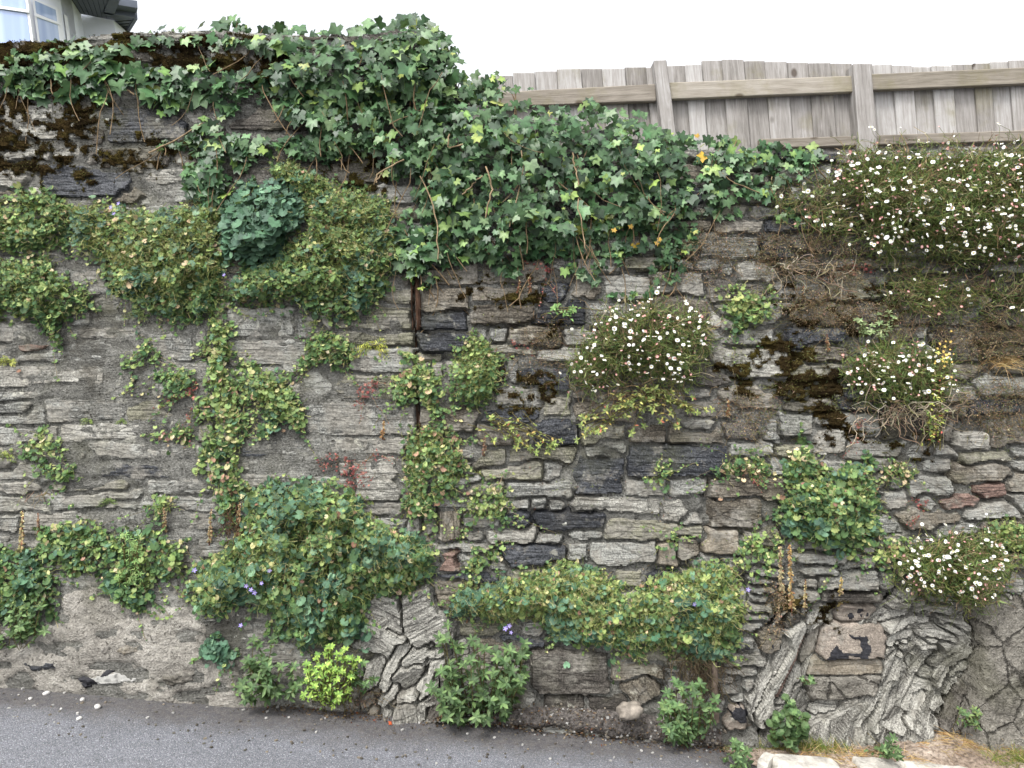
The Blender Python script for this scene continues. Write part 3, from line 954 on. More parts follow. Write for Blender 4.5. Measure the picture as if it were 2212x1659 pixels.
for wobj, ua, ub in ((wall_l, -1500, SPLIT), (wall_r, SPLIT, 3700)):
    us = np.linspace(ua, ub, 60)
    top = on_wall(us, V_TOP(us) + 8)
    bot = on_wall(us, V_BASE(us) + 110)
    fr = np.concatenate([top, bot])
    fr[:, 1] += np.where(np.concatenate([us, us]) < U0, -0.004, 0.02) + np.where((np.concatenate([us, us]) > 1700), 0.16, 0.05)
    bk = fr.copy()
    bk[:60, 1] = fr[:60, 1] + 0.42
    bk[60:, 1] = fr[60:, 1] + 0.75
    V = np.concatenate([fr, bk])
    F = []
    for i in range(59):
        F += [[i, i + 60, i + 61, i + 1], [i + 120, i + 121, i + 181, i + 180], [i, i + 1, i + 121, i + 120]]
    F += [[0, 120, 180, 60], [59, 119, 239, 179]]
    part('core', V, F, wobj, M_MORTAR, None, True)

# --- patches that follow the wall face
def face_patch(name, poly, mat, parent, lift=0.004, edge=6.0, seed=0, thr=0.0, kind=None, fuzz=0.002, smooth=False):
    us, vs = [p[0] for p in poly], [p[1] for p in poly]
    c0, c1 = max(int((min(us) - U0) / STEP) - 2, 0), min(int((max(us) - U0) / STEP) + 3, NC)
    r0, r1 = max(int((min(vs) - VV0) / STEP) - 2, 0), min(int((max(vs) - VV0) / STEP) + 3, NR)
    sl = (slice(r0, r1), slice(c0, c1))
    U, V = wu[sl], wv[sl]
    d = np.where(inpoly(U, V, poly), 1, -1) * edgedist(U, V, poly) + 10 * (fbm(UU[sl] / 12, VV[sl] / 12, seed, 3) - 0.5) - thr
    m = (d > 0) & ~ABOVE[sl]
    if m.sum() < 6:
        return None
    H = SURF[sl] + lift * sstep(d, -1, edge) + fuzz * (vn(UU[sl] / 3.5, VV[sl] / 3.5, seed + 3) - 0.5) * (d > 0) - 0.012 * (d <= 0)
    cells = m[:-1, :-1] | m[1:, :-1] | m[:-1, 1:] | m[1:, 1:]
    pts = PL[sl].copy()
    pts[..., 1] -= H
    n = c1 - c0
    ii, jj = np.where(cells)
    a = ii * n + jj
    F = np.stack([a, a + n, a + n + 1, a + 1], -1)
    used, inv = np.unique(F, return_inverse=True)
    return part(name, pts.reshape(-1, 3)[used], inv.reshape(F.shape), parent, mat, None, smooth, kind)

M_TAR = plain_mat('black_tar', (30, 30, 34), 0.7, 0.3, 40, 0.3, 0.003, 60)
M_PATCHW = plain_mat('white_limewash', (146, 145, 141), 0.9, 0.12, 30, 0.2, 0.003, 60)
TAR = [[(1788, 1426), (1800, 1410), (1812, 1400), (1824, 1412), (1850, 1410), (1868, 1404), (1866, 1384), (1842, 1380), (1846, 1372), (1882, 1374), (1884, 1396), (1878, 1426), (1858, 1420), (1836, 1420), (1822, 1434), (1806, 1436)],
       [(1572, 1536), (1596, 1522), (1614, 1524), (1612, 1548), (1590, 1556), (1576, 1550)],
       [(1594, 1390), (1618, 1390), (1616, 1402), (1598, 1402)], [(1656, 1382), (1668, 1380), (1666, 1396), (1658, 1396)]]
for q, P in enumerate(TAR):
    face_patch('paint_patch', P, M_TAR, wall_r, 0.004, 3, 80 + q)
for q, P in enumerate([[(1860, 1316), (1872, 1312), (1876, 1322), (1864, 1326)], [(1880, 1330), (1888, 1328), (1888, 1338), (1880, 1338)], [(1846, 1330), (1854, 1328), (1854, 1336), (1846, 1338)], [(1868, 1332), (1876, 1330), (1874, 1338)]]):
    face_patch('paint_patch', P, M_TAR, wall_r, 0.003, 3, 90 + q, -2)
face_patch('paint_patch', [(205, 1448), (260, 1440), (300, 1452), (318, 1462), (260, 1470), (215, 1474)], M_PATCHW, wall_l, 0.005, 4, 84, 3.5)
face_patch('paint_patch', [(172, 1452), (212, 1450), (228, 1470), (190, 1478)], M_TAR, wall_l, 0.004, 4, 85)
face_patch('paint_patch', [(240, 1440), (262, 1440), (250, 1452), (225, 1456)], M_TAR, wall_l, 0.010, 4, 86)
face_patch('stone', [(258, 1388), (308, 1382), (304, 1398), (280, 1402)], SM['b'], wall_l, 0.016, 6, 87)
face_patch('stone', [(70, 1424), (130, 1420), (136, 1432), (90, 1436)], SM['s'], wall_l, 0.010, 6, 88)
face_patch('stone', [(360, 1452), (430, 1442), (436, 1462), (370, 1472)], SM['d'], wall_l, 0.010, 6, 89)

M_LICH = plain_mat('white_lichen', (142, 142, 134), 0.95, 0.12, 60, 0.1, 0.003, 80)
for q in range(46):
    lu, lv = (rng.uniform(0, 440), rng.uniform(215, 420)) if q < 26 else ((rng.uniform(1540, 1710), rng.uniform(748, 815)) if q < 36 else (rng.uniform(900, 1300), rng.uniform(1040, 1180)))
    rr = rng.uniform(2.5, 7)
    face_patch('lichen', [(lu + rr * 1.5 * math.cos(a), lv + rr * math.sin(a)) for a in np.linspace(0, 5.5, 7)], M_LICH, wall_l if lu < SPLIT else wall_r, 0.003, 3, 400 + q, 0.5)

# --- moss cushions
def moss_mat():
    m, n, l, p = new_mat('moss')
    nb = NB(n, l)
    pos = n.new('ShaderNodeNewGeometry').outputs['Position']
    f = nb.noise(pos, 5.0, 5, 0.6)
    g = nb.noise(pos, 150, 4, 0.7)
    col = nb.ramp(f, [(0.38, lin4((44, 36, 25))), (0.52, lin4((70, 58, 36))), (0.66, lin4((96, 88, 46)))])
    col = nb.mix(nb.ramp(g, [(0.35, 0.7), (0.6, 0.0)]), col, lin4((26, 22, 16)))
    l.new(col, p.inputs['Base Color'])
    p.inputs['Roughness'].default_value = 1.0
    p.inputs['Specular IOR Level'].default_value = 0.0
    l.new(nb.bump(nb.math('ADD', g, nb.noise(pos, 45, 4, 0.7)), 1.0, 0.02), p.inputs['Normal'])
    return m

M_MOSS = moss_mat()
MOSS_R = [([(-60, 90), (130, 90), (130, 120), (60, 140), (-60, 170)], 0.40), ([(80, 120), (360, 95), (480, 100), (620, 130), (600, 180), (430, 150), (300, 150), (200, 190), (90, 215), (40, 180)], 0.42),
          ([(-60, 200), (230, 215), (250, 300), (180, 340), (250, 400), (-60, 370)], 0.50), ([(180, 290), (420, 296), (440, 340), (330, 380), (200, 330)], 0.52),
          ([(920, 590), (1200, 570), (1240, 700), (1090, 720), (940, 660)], 0.57), ([(1060, 760), (1160, 760), (1190, 880), (1080, 870)], 0.50),
          ([(1640, 740), (1820, 770), (1840, 860), (1740, 880), (1640, 830)], 0.45), ([(1740, 860), (1830, 850), (1860, 930), (1770, 940)], 0.44),
          ([(1680, 640), (1860, 620), (1950, 660), (1900, 720), (1720, 710)], 0.50), ([(1880, 940), (2040, 930), (2050, 1000), (1930, 1000)], 0.54),
          ([(700, 340), (830, 345), (820, 410), (720, 400)], 0.5), ([(1700, 1300), (1800, 1300), (1810, 1350), (1720, 1360)], 0.5), ([(1540, 800), (1700, 790), (1700, 860), (1560, 850)], 0.52)]
mm = np.full((NR, NC), -1.0)
nz = 0.55 * fbm(UU / 46, VV / 24, 91, 4) + 0.45 * fbm(UU / 13, VV / 9, 92, 3)
for P, t in MOSS_R:
    w = np.where(inpoly(UU, VV, P), 1, -1) * edgedist(UU, VV, P)
    mm = np.maximum(mm, np.where(w > -30, nz - t + (0.03 if P[0][1] < 420 else 0.0) - 0.0035 * np.clip(16 - w, 0, 50), -1))
mossm = (mm > 0.0) & ~ABOVE
mi, mj = np.where(mossm)
NM = 60000
k = rng.integers(0, len(mi), NM)
mu, mv = UU[mi[k], mj[k]] + rng.uniform(-2, 2, NM), VV[mi[k], mj[k]] + rng.uniform(-2, 2, NM)
cush = np.clip(mm[mi[k], mj[k]], 0, 0.2)
mp = on_wall(mu, mv) 
mp[:, 1] -= SURF[mi[k], mj[k]] + cush * 0.10 * rng.random(NM)
md = np.stack([rng.normal(0, 0.7, NM), -np.abs(rng.normal(0.9, 0.4, NM)), rng.normal(0.3, 0.6, NM)], -1)
md /= np.linalg.norm(md, axis=1, keepdims=True)
ms = rng.uniform(0.004, 0.010, NM)[:, None]
sx = np.cross(md, rng.normal(0, 1, (NM, 3)))
sx = sx / (np.linalg.norm(sx, axis=1, keepdims=True) + 1e-9) * ms * 0.35
MV = np.stack([mp - sx, mp + sx, mp + md * ms], 1).reshape(-1, 3)
hue = fbm(mu / 60, mv / 60, 97, 2) + rng.normal(0, 0.10, NM)
cA, cB, cC = lin((50, 43, 32)), lin((80, 71, 46)), lin((104, 102, 60))
mc = np.where((hue < 0.5)[:, None], cA + (cB - cA) * np.clip(hue / 0.5, 0, 1)[:, None], cB + (cC - cB) * np.clip((hue - 0.5) / 0.25, 0, 1)[:, None])
moss = link('moss', mesh_np('moss', MV, np.arange(3 * NM).reshape(-1, 3), np.repeat(mc, 3, 0), leaf_mat('moss', 1.0, 0.0, 0.0, 0.8, 1.0)))
tag(moss, 'dark brown and olive moss cushions on the wall stones', None, None, 'stuff')
# thin dark crust of old moss under the cushions
Hm = SURF + np.where(mm > 0.01, 0.003 + 0.012 * sstep(mm, 0, 0.15) + 0.005 * (vn(UU / 4.2, VV / 4.2, 95) - 0.5), -0.01)
V, F = sheet_cells(mossm, Hm, 1)
crust = link('moss_crust', mesh_np('moss_crust', V, F, None, M_MOSS, False))
tag(crust, 'thin dark crust of old moss spread over the wall stones', None, None, 'stuff')

# --- soil heaped against the foot of the lower wall
su = np.linspace(940, 1560, 90)
sv0 = np.interp(su, [940, 1000, 1150, 1300, 1440, 1560], [1550, 1534, 1518, 1522, 1545, 1570])
rows = []
for f in np.linspace(0, 1, 16):
    vv = sv0 * (1 - f) + (V_BASE(su) + 26) * f
    p = on_wall(su, vv, surf_h(su, sv0) * (1 - f) - 0.03 * (1 - f) + 0.17 * f ** 0.8)
    p[:, 1] -= 0.03 * (fbm(su / 30, vv / 20, 23, 4) - 0.5)
    rows.append(p)
AP = np.stack(rows)
fr_ = on_road(su, V_BASE(su) + 6 + 14 * (fbm(su / 40, su * 0, 24, 3) - 0.5))
for r_i in range(16):
    f = max(0.0, (r_i - 5) / 10.0)
    AP[r_i] = AP[r_i] * (1 - f) + fr_ * f
    AP[r_i, :, 2] += 0.02 * (fbm(su / 16, su * 0 + r_i / 2.0, 25, 3) - 0.5) - 0.02 * (f > 0.95)
soil = link('soil_heap', mesh_np('soil_heap', AP.reshape(-1, 3), grid_faces(16, 90)[:, ::-1], None, plain_mat('dark_soil', (84, 80, 77), 0.95, 0.5, 60, 0.1, 0.02, 90), True))
tag(soil, 'dark crumbly soil heaped against the foot of the lower wall', None, None, 'structure')

# ================================================================== wooden fence on the lower wall
def wood_mat(name, c0, c1, c2):
    m, n, l, p = new_mat(name)
    nb = NB(n, l)
    tc = n.new('ShaderNodeTexCoord')
    oi = n.new('ShaderNodeObjectInfo')
    off = n.new('ShaderNodeCombineXYZ')
    r = nb.math('MULTIPLY', oi.outputs['Random'], 31.0)
    for k in range(3):
        l.new(r, off.inputs[k])
    va = n.new('ShaderNodeVectorMath')
    va.operation = 'ADD'
    l.new(tc.outputs['Object'], va.inputs[0])
    l.new(off.outputs[0], va.inputs[1])
    v = va.outputs[0]
    g1 = nb.noise(nb.mapping(v, (26, 26, 2.2)), 1.5, 5, 0.68, 1.0)
    g2 = nb.noise(nb.mapping(v, (120, 120, 5)), 1.5, 4, 0.7)
    st = nb.noise(v, 5.0, 5, 0.6)
    f = nb.math('ADD', nb.math('MULTIPLY', g1, 0.55), nb.math('ADD', nb.math('MULTIPLY', g2, 0.25), nb.math('MULTIPLY', st, 0.2)))
    f = nb.math('ADD', f, nb.math('MULTIPLY', nb.math('SUBTRACT', oi.outputs['Random'], 0.5), 0.20))
    col = nb.ramp(f, [(0.30, lin4(c0)), (0.5, lin4(c1)), (0.70, lin4(c2))])
    kn = nb.voro(nb.mapping(v, (1, 1, 0.62)), 5.2)
    col = nb.mix(nb.ramp(kn, [(0.06, 0.8), (0.11, 0.0)]), col, lin4((62, 50, 40)))
    gr = nb.ramp(nb.noise(v, 3.2, 5, 0.65), [(0.54, 0.0), (0.70, 0.5)])
    col = nb.mix(gr, col, lin4((116, 110, 76)))
    l.new(col, p.inputs['Base Color'])
    p.inputs['Roughness'].default_value = 0.85
    p.inputs['Specular IOR Level'].default_value = 0.2
    l.new(nb.bump(f, 0.8, 0.006), p.inputs['Normal'])
    return m

M_BOARD = wood_mat('weathered_board', (98, 94, 89), (144, 140, 136), (178, 176, 174))
M_RAILW = wood_mat('newer_rail', (98, 92, 82), (134, 127, 116), (162, 156, 146))
M_RAILW2 = wood_mat('grey_rail', (98, 91, 82), (138, 131, 121), (168, 162, 152))
YF = 0.62

fence = thing('wooden_fence', 'weathered grey close-board timber fence standing on the lower wall', 'fence', on_y(1650., 320., YF))
fence['kind'] = 'thing'

def board_between(name, A, B, C, D, y0, y1, mat, parent, nseg=1, wob=0.0):
    """A top-left, B top-right, C bottom-right, D bottom-left in u, v; local z runs along the grain"""
    f = [on_y(float(p[0]), float(p[1]), y0) for p in (A, B, C, D)]
    P = []
    for (x, z) in ((0, 0), (1, 0), (1, 1), (0, 1)):
        P.append(f[(0, 1, 2, 3)[{(0, 0): 0, (1, 0): 1, (1, 1): 2, (0, 1): 3}[(x, z)]]])
    fr = np.array(P)
    bk = fr.copy()
    bk[:, 1] = y1
    V = np.concatenate([fr, bk])
    F = [[0, 3, 2, 1], [4, 5, 6, 7], [0, 1, 5, 4], [2, 3, 7, 6], [0, 4, 7, 3], [1, 2, 6, 5]]
    cen = V.mean(0)
    # grain frame
    e1 = (fr[0] + fr[1]) / 2 - (fr[3] + fr[2]) / 2
    e2 = (fr[1] + fr[2]) / 2 - (fr[0] + fr[3]) / 2
    g = e1 if np.linalg.norm(e1) > np.linalg.norm(e2) else e2
    g = g / np.linalg.norm(g)
    yv = np.array([0, 1.0, 0])
    xv = np.cross(yv, g)
    xv /= np.linalg.norm(xv)
    yv = np.cross(g, xv)
    Rm = np.stack([xv, yv, g], 1)
    ob = link(name, mesh_np(name, (V - cen) @ Rm, F, None, mat), parent)
    M = Matrix(Rm.tolist()).to_4x4()
    M.translation = Vector(cen) - parent.location
    ob.matrix_local = M
    bv = ob.modifiers.new('bevel', 'BEVEL')
    bv.width, bv.segments = 0.004, 1
    return ob

LEAN = 0.08        # picture lean of the boards
tops = [(1030, 165), (1072, 162), (1109, 157), (1156, 153), (1204, 148), (1256, 148), (1302, 147), (1351, 145), (1398, 145), (1437, 141), (1481, 139), (1517, 130), (1561, 128), (1608, 131), (1654, 133), (1701, 134), (1748, 136), (1796, 137), (1842, 138), (1886, 139), (1929, 140),
        (1972, 144), (2014, 142), (2058, 138), (2104, 136), (2140, 133), (2181, 130), (2225, 130), (2270, 131), (2314, 132), (2358, 130)]
for k in range(len(tops) - 1):
    u, t = tops[k]
    un = tops[k + 1][0]
    yb = YF + 0.016 * (k % 2)
    bot = 345
    du = LEAN * (bot - t)
    board_between('board', (u - 1.5, t + rng.uniform(-1, 1)), (un - 1.4, t + rng.uniform(-1.5, 1)), (un - 1.4 + du, bot), (u - 1.5 + du, bot), yb, yb + 0.016, M_BOARD, fence)
for (A, B, h1, h2, mt) in (((1000, 203), (1416, 181), 30, 37, M_RAILW2), ((1446, 178), (1850, 163), 36, 35, M_RAILW), ((1878, 160), (2400, 137), 35, 36, M_RAILW),
                           ((1640, 300), (2400, 275), 20, 24, M_RAILW2)):
    board_between('rail', A, B, (B[0] + 2, B[1] + h2), (A[0] + 2, A[1] + h1), YF - 0.040, YF - 0.003, mt, fence)
board_between('post', (1412, 130), (1440, 129), (1462, 300), (1433, 300), YF - 0.075, YF + 0.02, M_BOARD, fence)
board_between('post', (1843, 137), (1882, 137), (1898, 330), (1858, 330), YF - 0.075, YF + 0.02, M_BOARD, fence)

# ================================================================== white house above the wall
M_WHITE = plain_mat('white_paint', (226, 230, 240), 0.6, 0.03, 3.0, 0.3)
M_UPVC = plain_mat('white_window_frame', (232, 234, 238), 0.35, 0.02, 3.0, 0.5)
M_GREYP = plain_mat('grey_soffit', (84, 90, 102), 0.5, 0.08, 4.0, 0.4)
M_TILE = plain_mat('roof_tile', (150, 128, 104), 0.8, 0.2, 14.0, 0.2)
def glass_mat():
    m, n, l, p = new_mat('window_glass')
    p.inputs['Base Color'].default_value = lin4((150, 170, 205))
    p.inputs['Roughness'].default_value = 0.08
    p.inputs['Specular IOR Level'].default_value = 0.9
    nb = NB(n, l)
    tc = n.new('ShaderNodeTexCoord')
    l.new(nb.ramp(nb.noise(nb.mapping(tc.outputs['Object'], (6, 6, 0.1)), 1.0, 2), [(0.4, lin4((136, 156, 196))), (0.6, lin4((168, 186, 216)))]), p.inputs['Base Color'])
    return m
M_GLASS = glass_mat()
HY = 3.4
house = thing('house', 'white rendered house with white bay window and grey eaves behind the wall', 'house', on_y(120., 140., HY) - np.array([0, 0, 0.9]))
house['kind'] = 'thing'

def house_box(name, quad, depth, mat, parent=house, y=None, ys=None):
    """quad of u,v corners (tl, tr, br, bl) with a y for each corner; extruded backwards"""
    fr = np.array([on_y(float(a), float(b), yy) for (a, b), yy in zip(quad, ys)])
    bk = fr + np.array([0, depth, 0])
    F = [[0, 3, 2, 1], [4, 5, 6, 7], [0, 1, 5, 4], [2, 3, 7, 6], [0, 4, 7, 3], [1, 2, 6, 5]]
    return part(name, np.concatenate([fr, bk]), F, parent, mat)

# bay facets in plan: (u at v = 0, y) corners
FA = [(-330, 2.75), (66, 3.05), (131, 3.45), (160, 3.95)]
def ywin(u):
    return float(np.interp(u, [a for a, b in FA], [b for a, b in FA]))
LN = 0.13
def facet(u0, u1, v0l, v0r, v1l, v1r, lift, name, mat, parent=house, dep=0.03):
    q = [(u0 + LN * v0l, v0l), (u1 + LN * v0r, v0r), (u1 + LN * v1r, v1r), (u0 + LN * v1l, v1l)]
    y0, y1 = ywin(u0), ywin(u1)
    return house_box(name, q, dep, mat, parent, None, [y0 - lift, y1 - lift, y1 - lift, y0 - lift])
for (u0, u1) in ((-330, 66), (66, 131), (131, 160)):
    facet(u0, u1, -130, -130, 210, 210, 0.0, 'bay_wall', M_WHITE, house, 0.2)
def window(u0, u1, va, vb, vm, bot, m):
    """framed casement: va, vb top left/right, vm transom height (left, right)"""
    w = facet(u0, u1, va, vb, bot, bot, 0.04, 'window', M_UPVC, house, 0.05)
    ml = m
    facet(u0 + ml, u1 - ml, va + m, vb + m, vm[0] - m * 0.7, vm[1] - m * 0.7, 0.044, 'pane', M_GLASS, w, 0.004)
    facet(u0 + ml, u1 - ml, vm[0] + m * 0.8, vm[1] + m * 0.8, bot - 6, bot - 6, 0.044, 'pane', M_GLASS, w, 0.004)
    facet(u0 + 1.5, u1 - 1.5, vm[0] - m * 0.45, vm[1] - m * 0.45, vm[0] + m * 0.5, vm[1] + m * 0.5, 0.06, 'transom', M_UPVC, w, 0.02)
window(-300, -140, -70, -60, (4, 10), 160, 6)
window(-120, 60, -60, -12, (-2, 24), 160, 6)
window(70, 122, -4, 16, (32, 50), 150, 5)
window(134, 156, 30, 46, (56, 72), 140, 3)
house_box('wall', [(160, 27), (246, 44), (266, 200), (182, 200)], 2.6, M_WHITE, house, None, [3.95, 4.05, 4.05, 3.95])
zs = float(on_y(206., 36., 4.0)[2])
from mathutils.geometry import tessellate_polygon
def soffit(name, pts, mat, h=0.02, z=zs, parent=house):
    b = np.array([on_z(float(a), float(c), z) for a, c in pts])
    t = b + np.array([0, 0, h])
    n = len(pts)
    F = []
    for i in range(n):
        k = (i + 1) % n
        F += [(i, k, n + k), (i, n + k, n + i)]
    for tri in tessellate_polygon([[Vector(p) for p in b]]):
        F += [tuple(tri), tuple(n + q for q in reversed(tri))]
    return part(name, np.concatenate([b, t]), np.array(F), parent, mat)
soffit('soffit', [(-300, -60), (40, -50), (132, -3), (160, 27), (246, 44), (254, 90), (265, 76), (290, 37), (225, 26), (252, -12), (262, -60)], M_GREYP)
for k in range(8):
    a0, b0 = 142 + k * 11.5, -2 + 0.5 * k
    soffit('soffit_groove', [(a0, b0), (a0 + 0.9, b0), (164.9 + k * 9.4, 27 + k * 1.9), (164 + k * 9.4, 27 + k * 1.9)], M_TAR, 0.004, zs - 0.004)
for k in range(5):
    soffit('soffit_groove', [(249 + k * 1.2, 47 + k * 6.5), (284 - k * 4, 44 + k * 6.5), (283.6 - k * 4, 45 + k * 6.5), (249 + k * 1.2, 47.9 + k * 6.5)], M_TAR, 0.004, zs - 0.004)
def beam(name, A, B, za, zb, w, mat):
    a, b = on_z(float(A[0]), float(A[1]), zs), on_z(float(B[0]), float(B[1]), zs)
    d = (b - a) / np.linalg.norm(b - a)
    nrm = np.array([-d[1], d[0], 0]) * w
    P = []
    for e in (a, b):
        for s_ in (0, 1):
            for z in (za, zb):
                q = e + nrm * s_
                P.append((q[0], q[1], zs + z))
    return part(name, P, BOXF, house, mat)
beam('fascia', (223, 26), (291, 37), -0.015, 0.05, -0.03, M_GREYP)
beam('gutter', (224, 24), (296, 35), 0.03, 0.10, -0.12, M_GREYP)
beam('fascia', (290, 37), (264, 80), -0.015, 0.05, -0.03, M_GREYP)
beam('gutter', (256, -60), (223, 27), -0.015, 0.09, -0.09, M_GREYP)
a, b = on_z(240., 6., zs + 0.12), on_z(286., 18., zs + 0.12)
Vr = np.array([a, b, b + np.array([-0.9, 1.6, 0.75]), a + np.array([-0.9, 1.6, 0.75])])
Vr = np.concatenate([Vr, Vr + np.array([0, 0, 0.05])])
part('roof', Vr, [[0, 3, 2, 1], [4, 5, 6, 7], [0, 1, 5, 4], [2, 3, 7, 6], [0, 4, 7, 3], [1, 2, 6, 5]], house, M_TILE)

# ================================================================== plants
def norm(a):
    return a / (np.linalg.norm(a, axis=-1, keepdims=True) + 1e-9)

def leaf_from_polar(tab, fold=0.12, droop=0.12, vein=(1.25, 1.1, 1.0)):
    """fan leaf: centre (petiole) at the origin, tip along +y, surface normal +z; tab of (angle from tip, radius)"""
    right = [(r * math.sin(R_(a)), r * math.cos(R_(a))) for a, r in tab]
    out = right + [(-x, y) for x, y in reversed(right) if abs(x) > 1e-6]
    V = [(0, 0, 0)] + [(x, y, fold * abs(x) - droop * (x * x + y * y)) for x, y in out]
    n = len(out)
    F = [(0, 1 + (i + 1) % n, 1 + i) for i in range(n)]
    sh = [vein[0]] + [vein[1] if i % 2 == 0 else vein[2] for i in range(n)]
    return np.array(V), np.array(F), np.array(sh)

T_IVY = leaf_from_polar([(0, 1.0), (24, 0.60), (50, 0.90), (80, 0.58), (114, 0.74), (148, 0.50), (180, 0.12)], 0.16, 0.16, (1.4, 1.14, 0.88))
T_CAMP = leaf_from_polar([(0, 1.05), (20, 0.84), (34, 0.98), (54, 0.82), (72, 0.98), (94, 0.84), (114, 0.98), (138, 0.86), (156, 0.8), (180, 0.12)], -0.10, -0.16)
T_ROUND = leaf_from_polar([(0, 0.98), (36, 0.96), (72, 0.98), (108, 0.96), (144, 0.9), (168, 0.6), (180, 0.1)], -0.16, -0.22)
T_OVATE = (np.array([(0, 0, 0), (0.24, 0.34, 0.06), (0.20, 0.68, 0.05), (0, 1.0, -0.08), (-0.20, 0.68, 0.05), (-0.24, 0.34, 0.06), (0, 0.5, -0.02)]),
           np.array([(0, 1, 6), (1, 2, 6), (2, 3, 6), (3, 4, 6), (4, 5, 6), (5, 0, 6)]), np.array([1.1, 0.95, 0.95, 1.05, 0.95, 0.95, 1.25]))
T_LANCE = (np.array([(0, 0, 0), (0.10, 0.45, 0.03), (0, 1.0, -0.12), (-0.10, 0.45, 0.03)]), np.array([(0, 1, 2), (0, 2, 3)]), np.array([1, 1, 1, 1.]))
T_LOBED = leaf_from_polar([(0, 1.0), (14, 0.45), (32, 0.85), (48, 0.4), (66, 0.95), (84, 0.42), (104, 0.8), (126, 0.35), (144, 0.6), (180, 0.08)], 0.0, 0.1)

def frames(nrm, tip):
    n = norm(nrm)
    t = norm(tip - n * (tip * n).sum(-1, keepdims=True))
    b = np.cross(t, n)
    return b, t, n

def leaf_cloud(tmpl, P, nrm, tip, size, col):
    V, F, sh = tmpl
    b, t, n = frames(nrm, tip)
    s = np.asarray(size, float)[:, None, None]
    ax = rng.uniform(0.72, 1.15, (len(P), 1, 1))
    cz = rng.normal(1.0, 0.9, (len(P), 1, 1))
    sk = rng.normal(0, 0.14, (len(P), 1, 1))
    W = P[:, None, :] + s * ((V[None, :, 0:1] * ax + sk * V[None, :, 1:2]) * b[:, None, :] + V[None, :, 1:2] * t[:, None, :] + cz * V[None, :, 2:3] * n[:, None, :])
    k = len(V)
    FF = (F[None] + (np.arange(len(P)) * k)[:, None, None]).reshape(-1, 3)
    C = np.clip(col[:, None, :] * sh[None, :, None], 0, 1)
    return W.reshape(-1, 3), FF, C.reshape(-1, 3)

_variants = {}
def leaf_objects(name, tmpl, P, nrm, tip, size, col, parent, mat, nvar=10):
    """single leaves as parts that share a few meshes"""
    if len(P) == 0:
        return
    lum = col @ np.array([0.9, 1.0, 0.2]) + 0.3 * (col[:, 0] - col[:, 2])
    order = np.argsort(lum)
    b, t, n = frames(nrm, tip)
    pl = np.array(parent.location)
    for g, idx in enumerate(np.array_split(order, min(nvar, len(P)))):
        c = col[idx[len(idx) // 2]]
        V, F, sh = tmpl
        me = mesh_np(name, V, F, np.clip(c[None] * sh[:, None], 0, 1), mat, True)
        for i in idx:
            o = bpy.data.objects.new(name, me)
            COL.objects.link(o)
            o.parent = parent
            s = float(size[i])
            Rm = np.stack([b[i] * rng.uniform(0.75, 1.12), t[i], n[i] * rng.normal(1.0, 0.8)], 1) * s
            M = Matrix(Rm.tolist()).to_4x4()
            M.translation = Vector(P[i] - pl)
            o.matrix_local = M

def scatter(poly, n, seed=0, clump=0.0):
    us, vs = np.array([p[0] for p in poly]), np.array([p[1] for p in poly])
    U, V = [], []
    got = 0
    while got < n:
        u = rng.uniform(us.min() - 6, us.max() + 6, n * 3)
        v = rng.uniform(vs.min() - 6, vs.max() + 6, n * 3)
        ju, jv = u + 46 * (fbm(u / 44, v / 44, seed + 5, 2) - 0.5) + 24 * (fbm(u / 13, v / 13, seed + 7, 2) - 0.5), v + 46 * (fbm(u / 44, v / 44, seed + 6, 2) - 0.5) + 24 * (fbm(u / 13, v / 13, seed + 8, 2) - 0.5)
        m = inpoly(ju, jv, poly)
        if clump > 0:
            m &= rng.random(len(u)) < 1 - clump + 2.2 * clump * sstep(fbm(u / 34, v / 34, seed, 3), 0.35, 0.62)
        U.append(u[m]); V.append(v[m])
        got += int(m.sum())
    return np.concatenate(U)[:n], np.concatenate(V)[:n]

def pal(cols, w, n, jit=0.13):
    c = lin(np.array(cols, float))
    i = rng.choice(len(cols), n, p=np.array(w, float) / sum(w))
    return np.clip(c[i] * rng.normal(1, jit, (n, 1)) * rng.normal(1, 0.05, (n, 3)), 0.004, 0.95)

def curls(P, L, r, droop=0.5, k=5, sides=3, out=0.3):
    """short wandering dry stems starting at P"""
    N = len(P)
    d = norm(np.stack([rng.normal(0, 1, N), -np.abs(rng.normal(out, 0.3, N)), rng.normal(0.1, 0.9, N)], -1))
    pts = [P]
    p = P
    for i in range(k - 1):
        d = norm(d + rng.normal(0, 0.55, (N, 3)) + np.array([0, 0, -droop * 0.3]))
        p = p + d * (np.asarray(L)[:, None] / (k - 1))
        pts.append(p)
    return tubes(np.stack(pts, 1), r, sides)

def area(poly):
    x, y = np.array([p[0] for p in poly]), np.array([p[1] for p in poly])
    return 0.5 * abs(np.dot(x, np.roll(y, 1)) - np.dot(y, np.roll(x, 1)))

def base_of(poly):
    u = sum(p[0] for p in poly) / len(poly)
    v = max(p[1] for p in poly)
    return on_face(u, v)

# ------------------------------------------------------------------ ivy
IVY_C = [(50, 76, 50), (66, 96, 62), (86, 118, 78), (108, 138, 94), (128, 156, 88), (152, 170, 88)]
IVY_W = [4, 5, 4, 2.0, 1.0, 0.35]

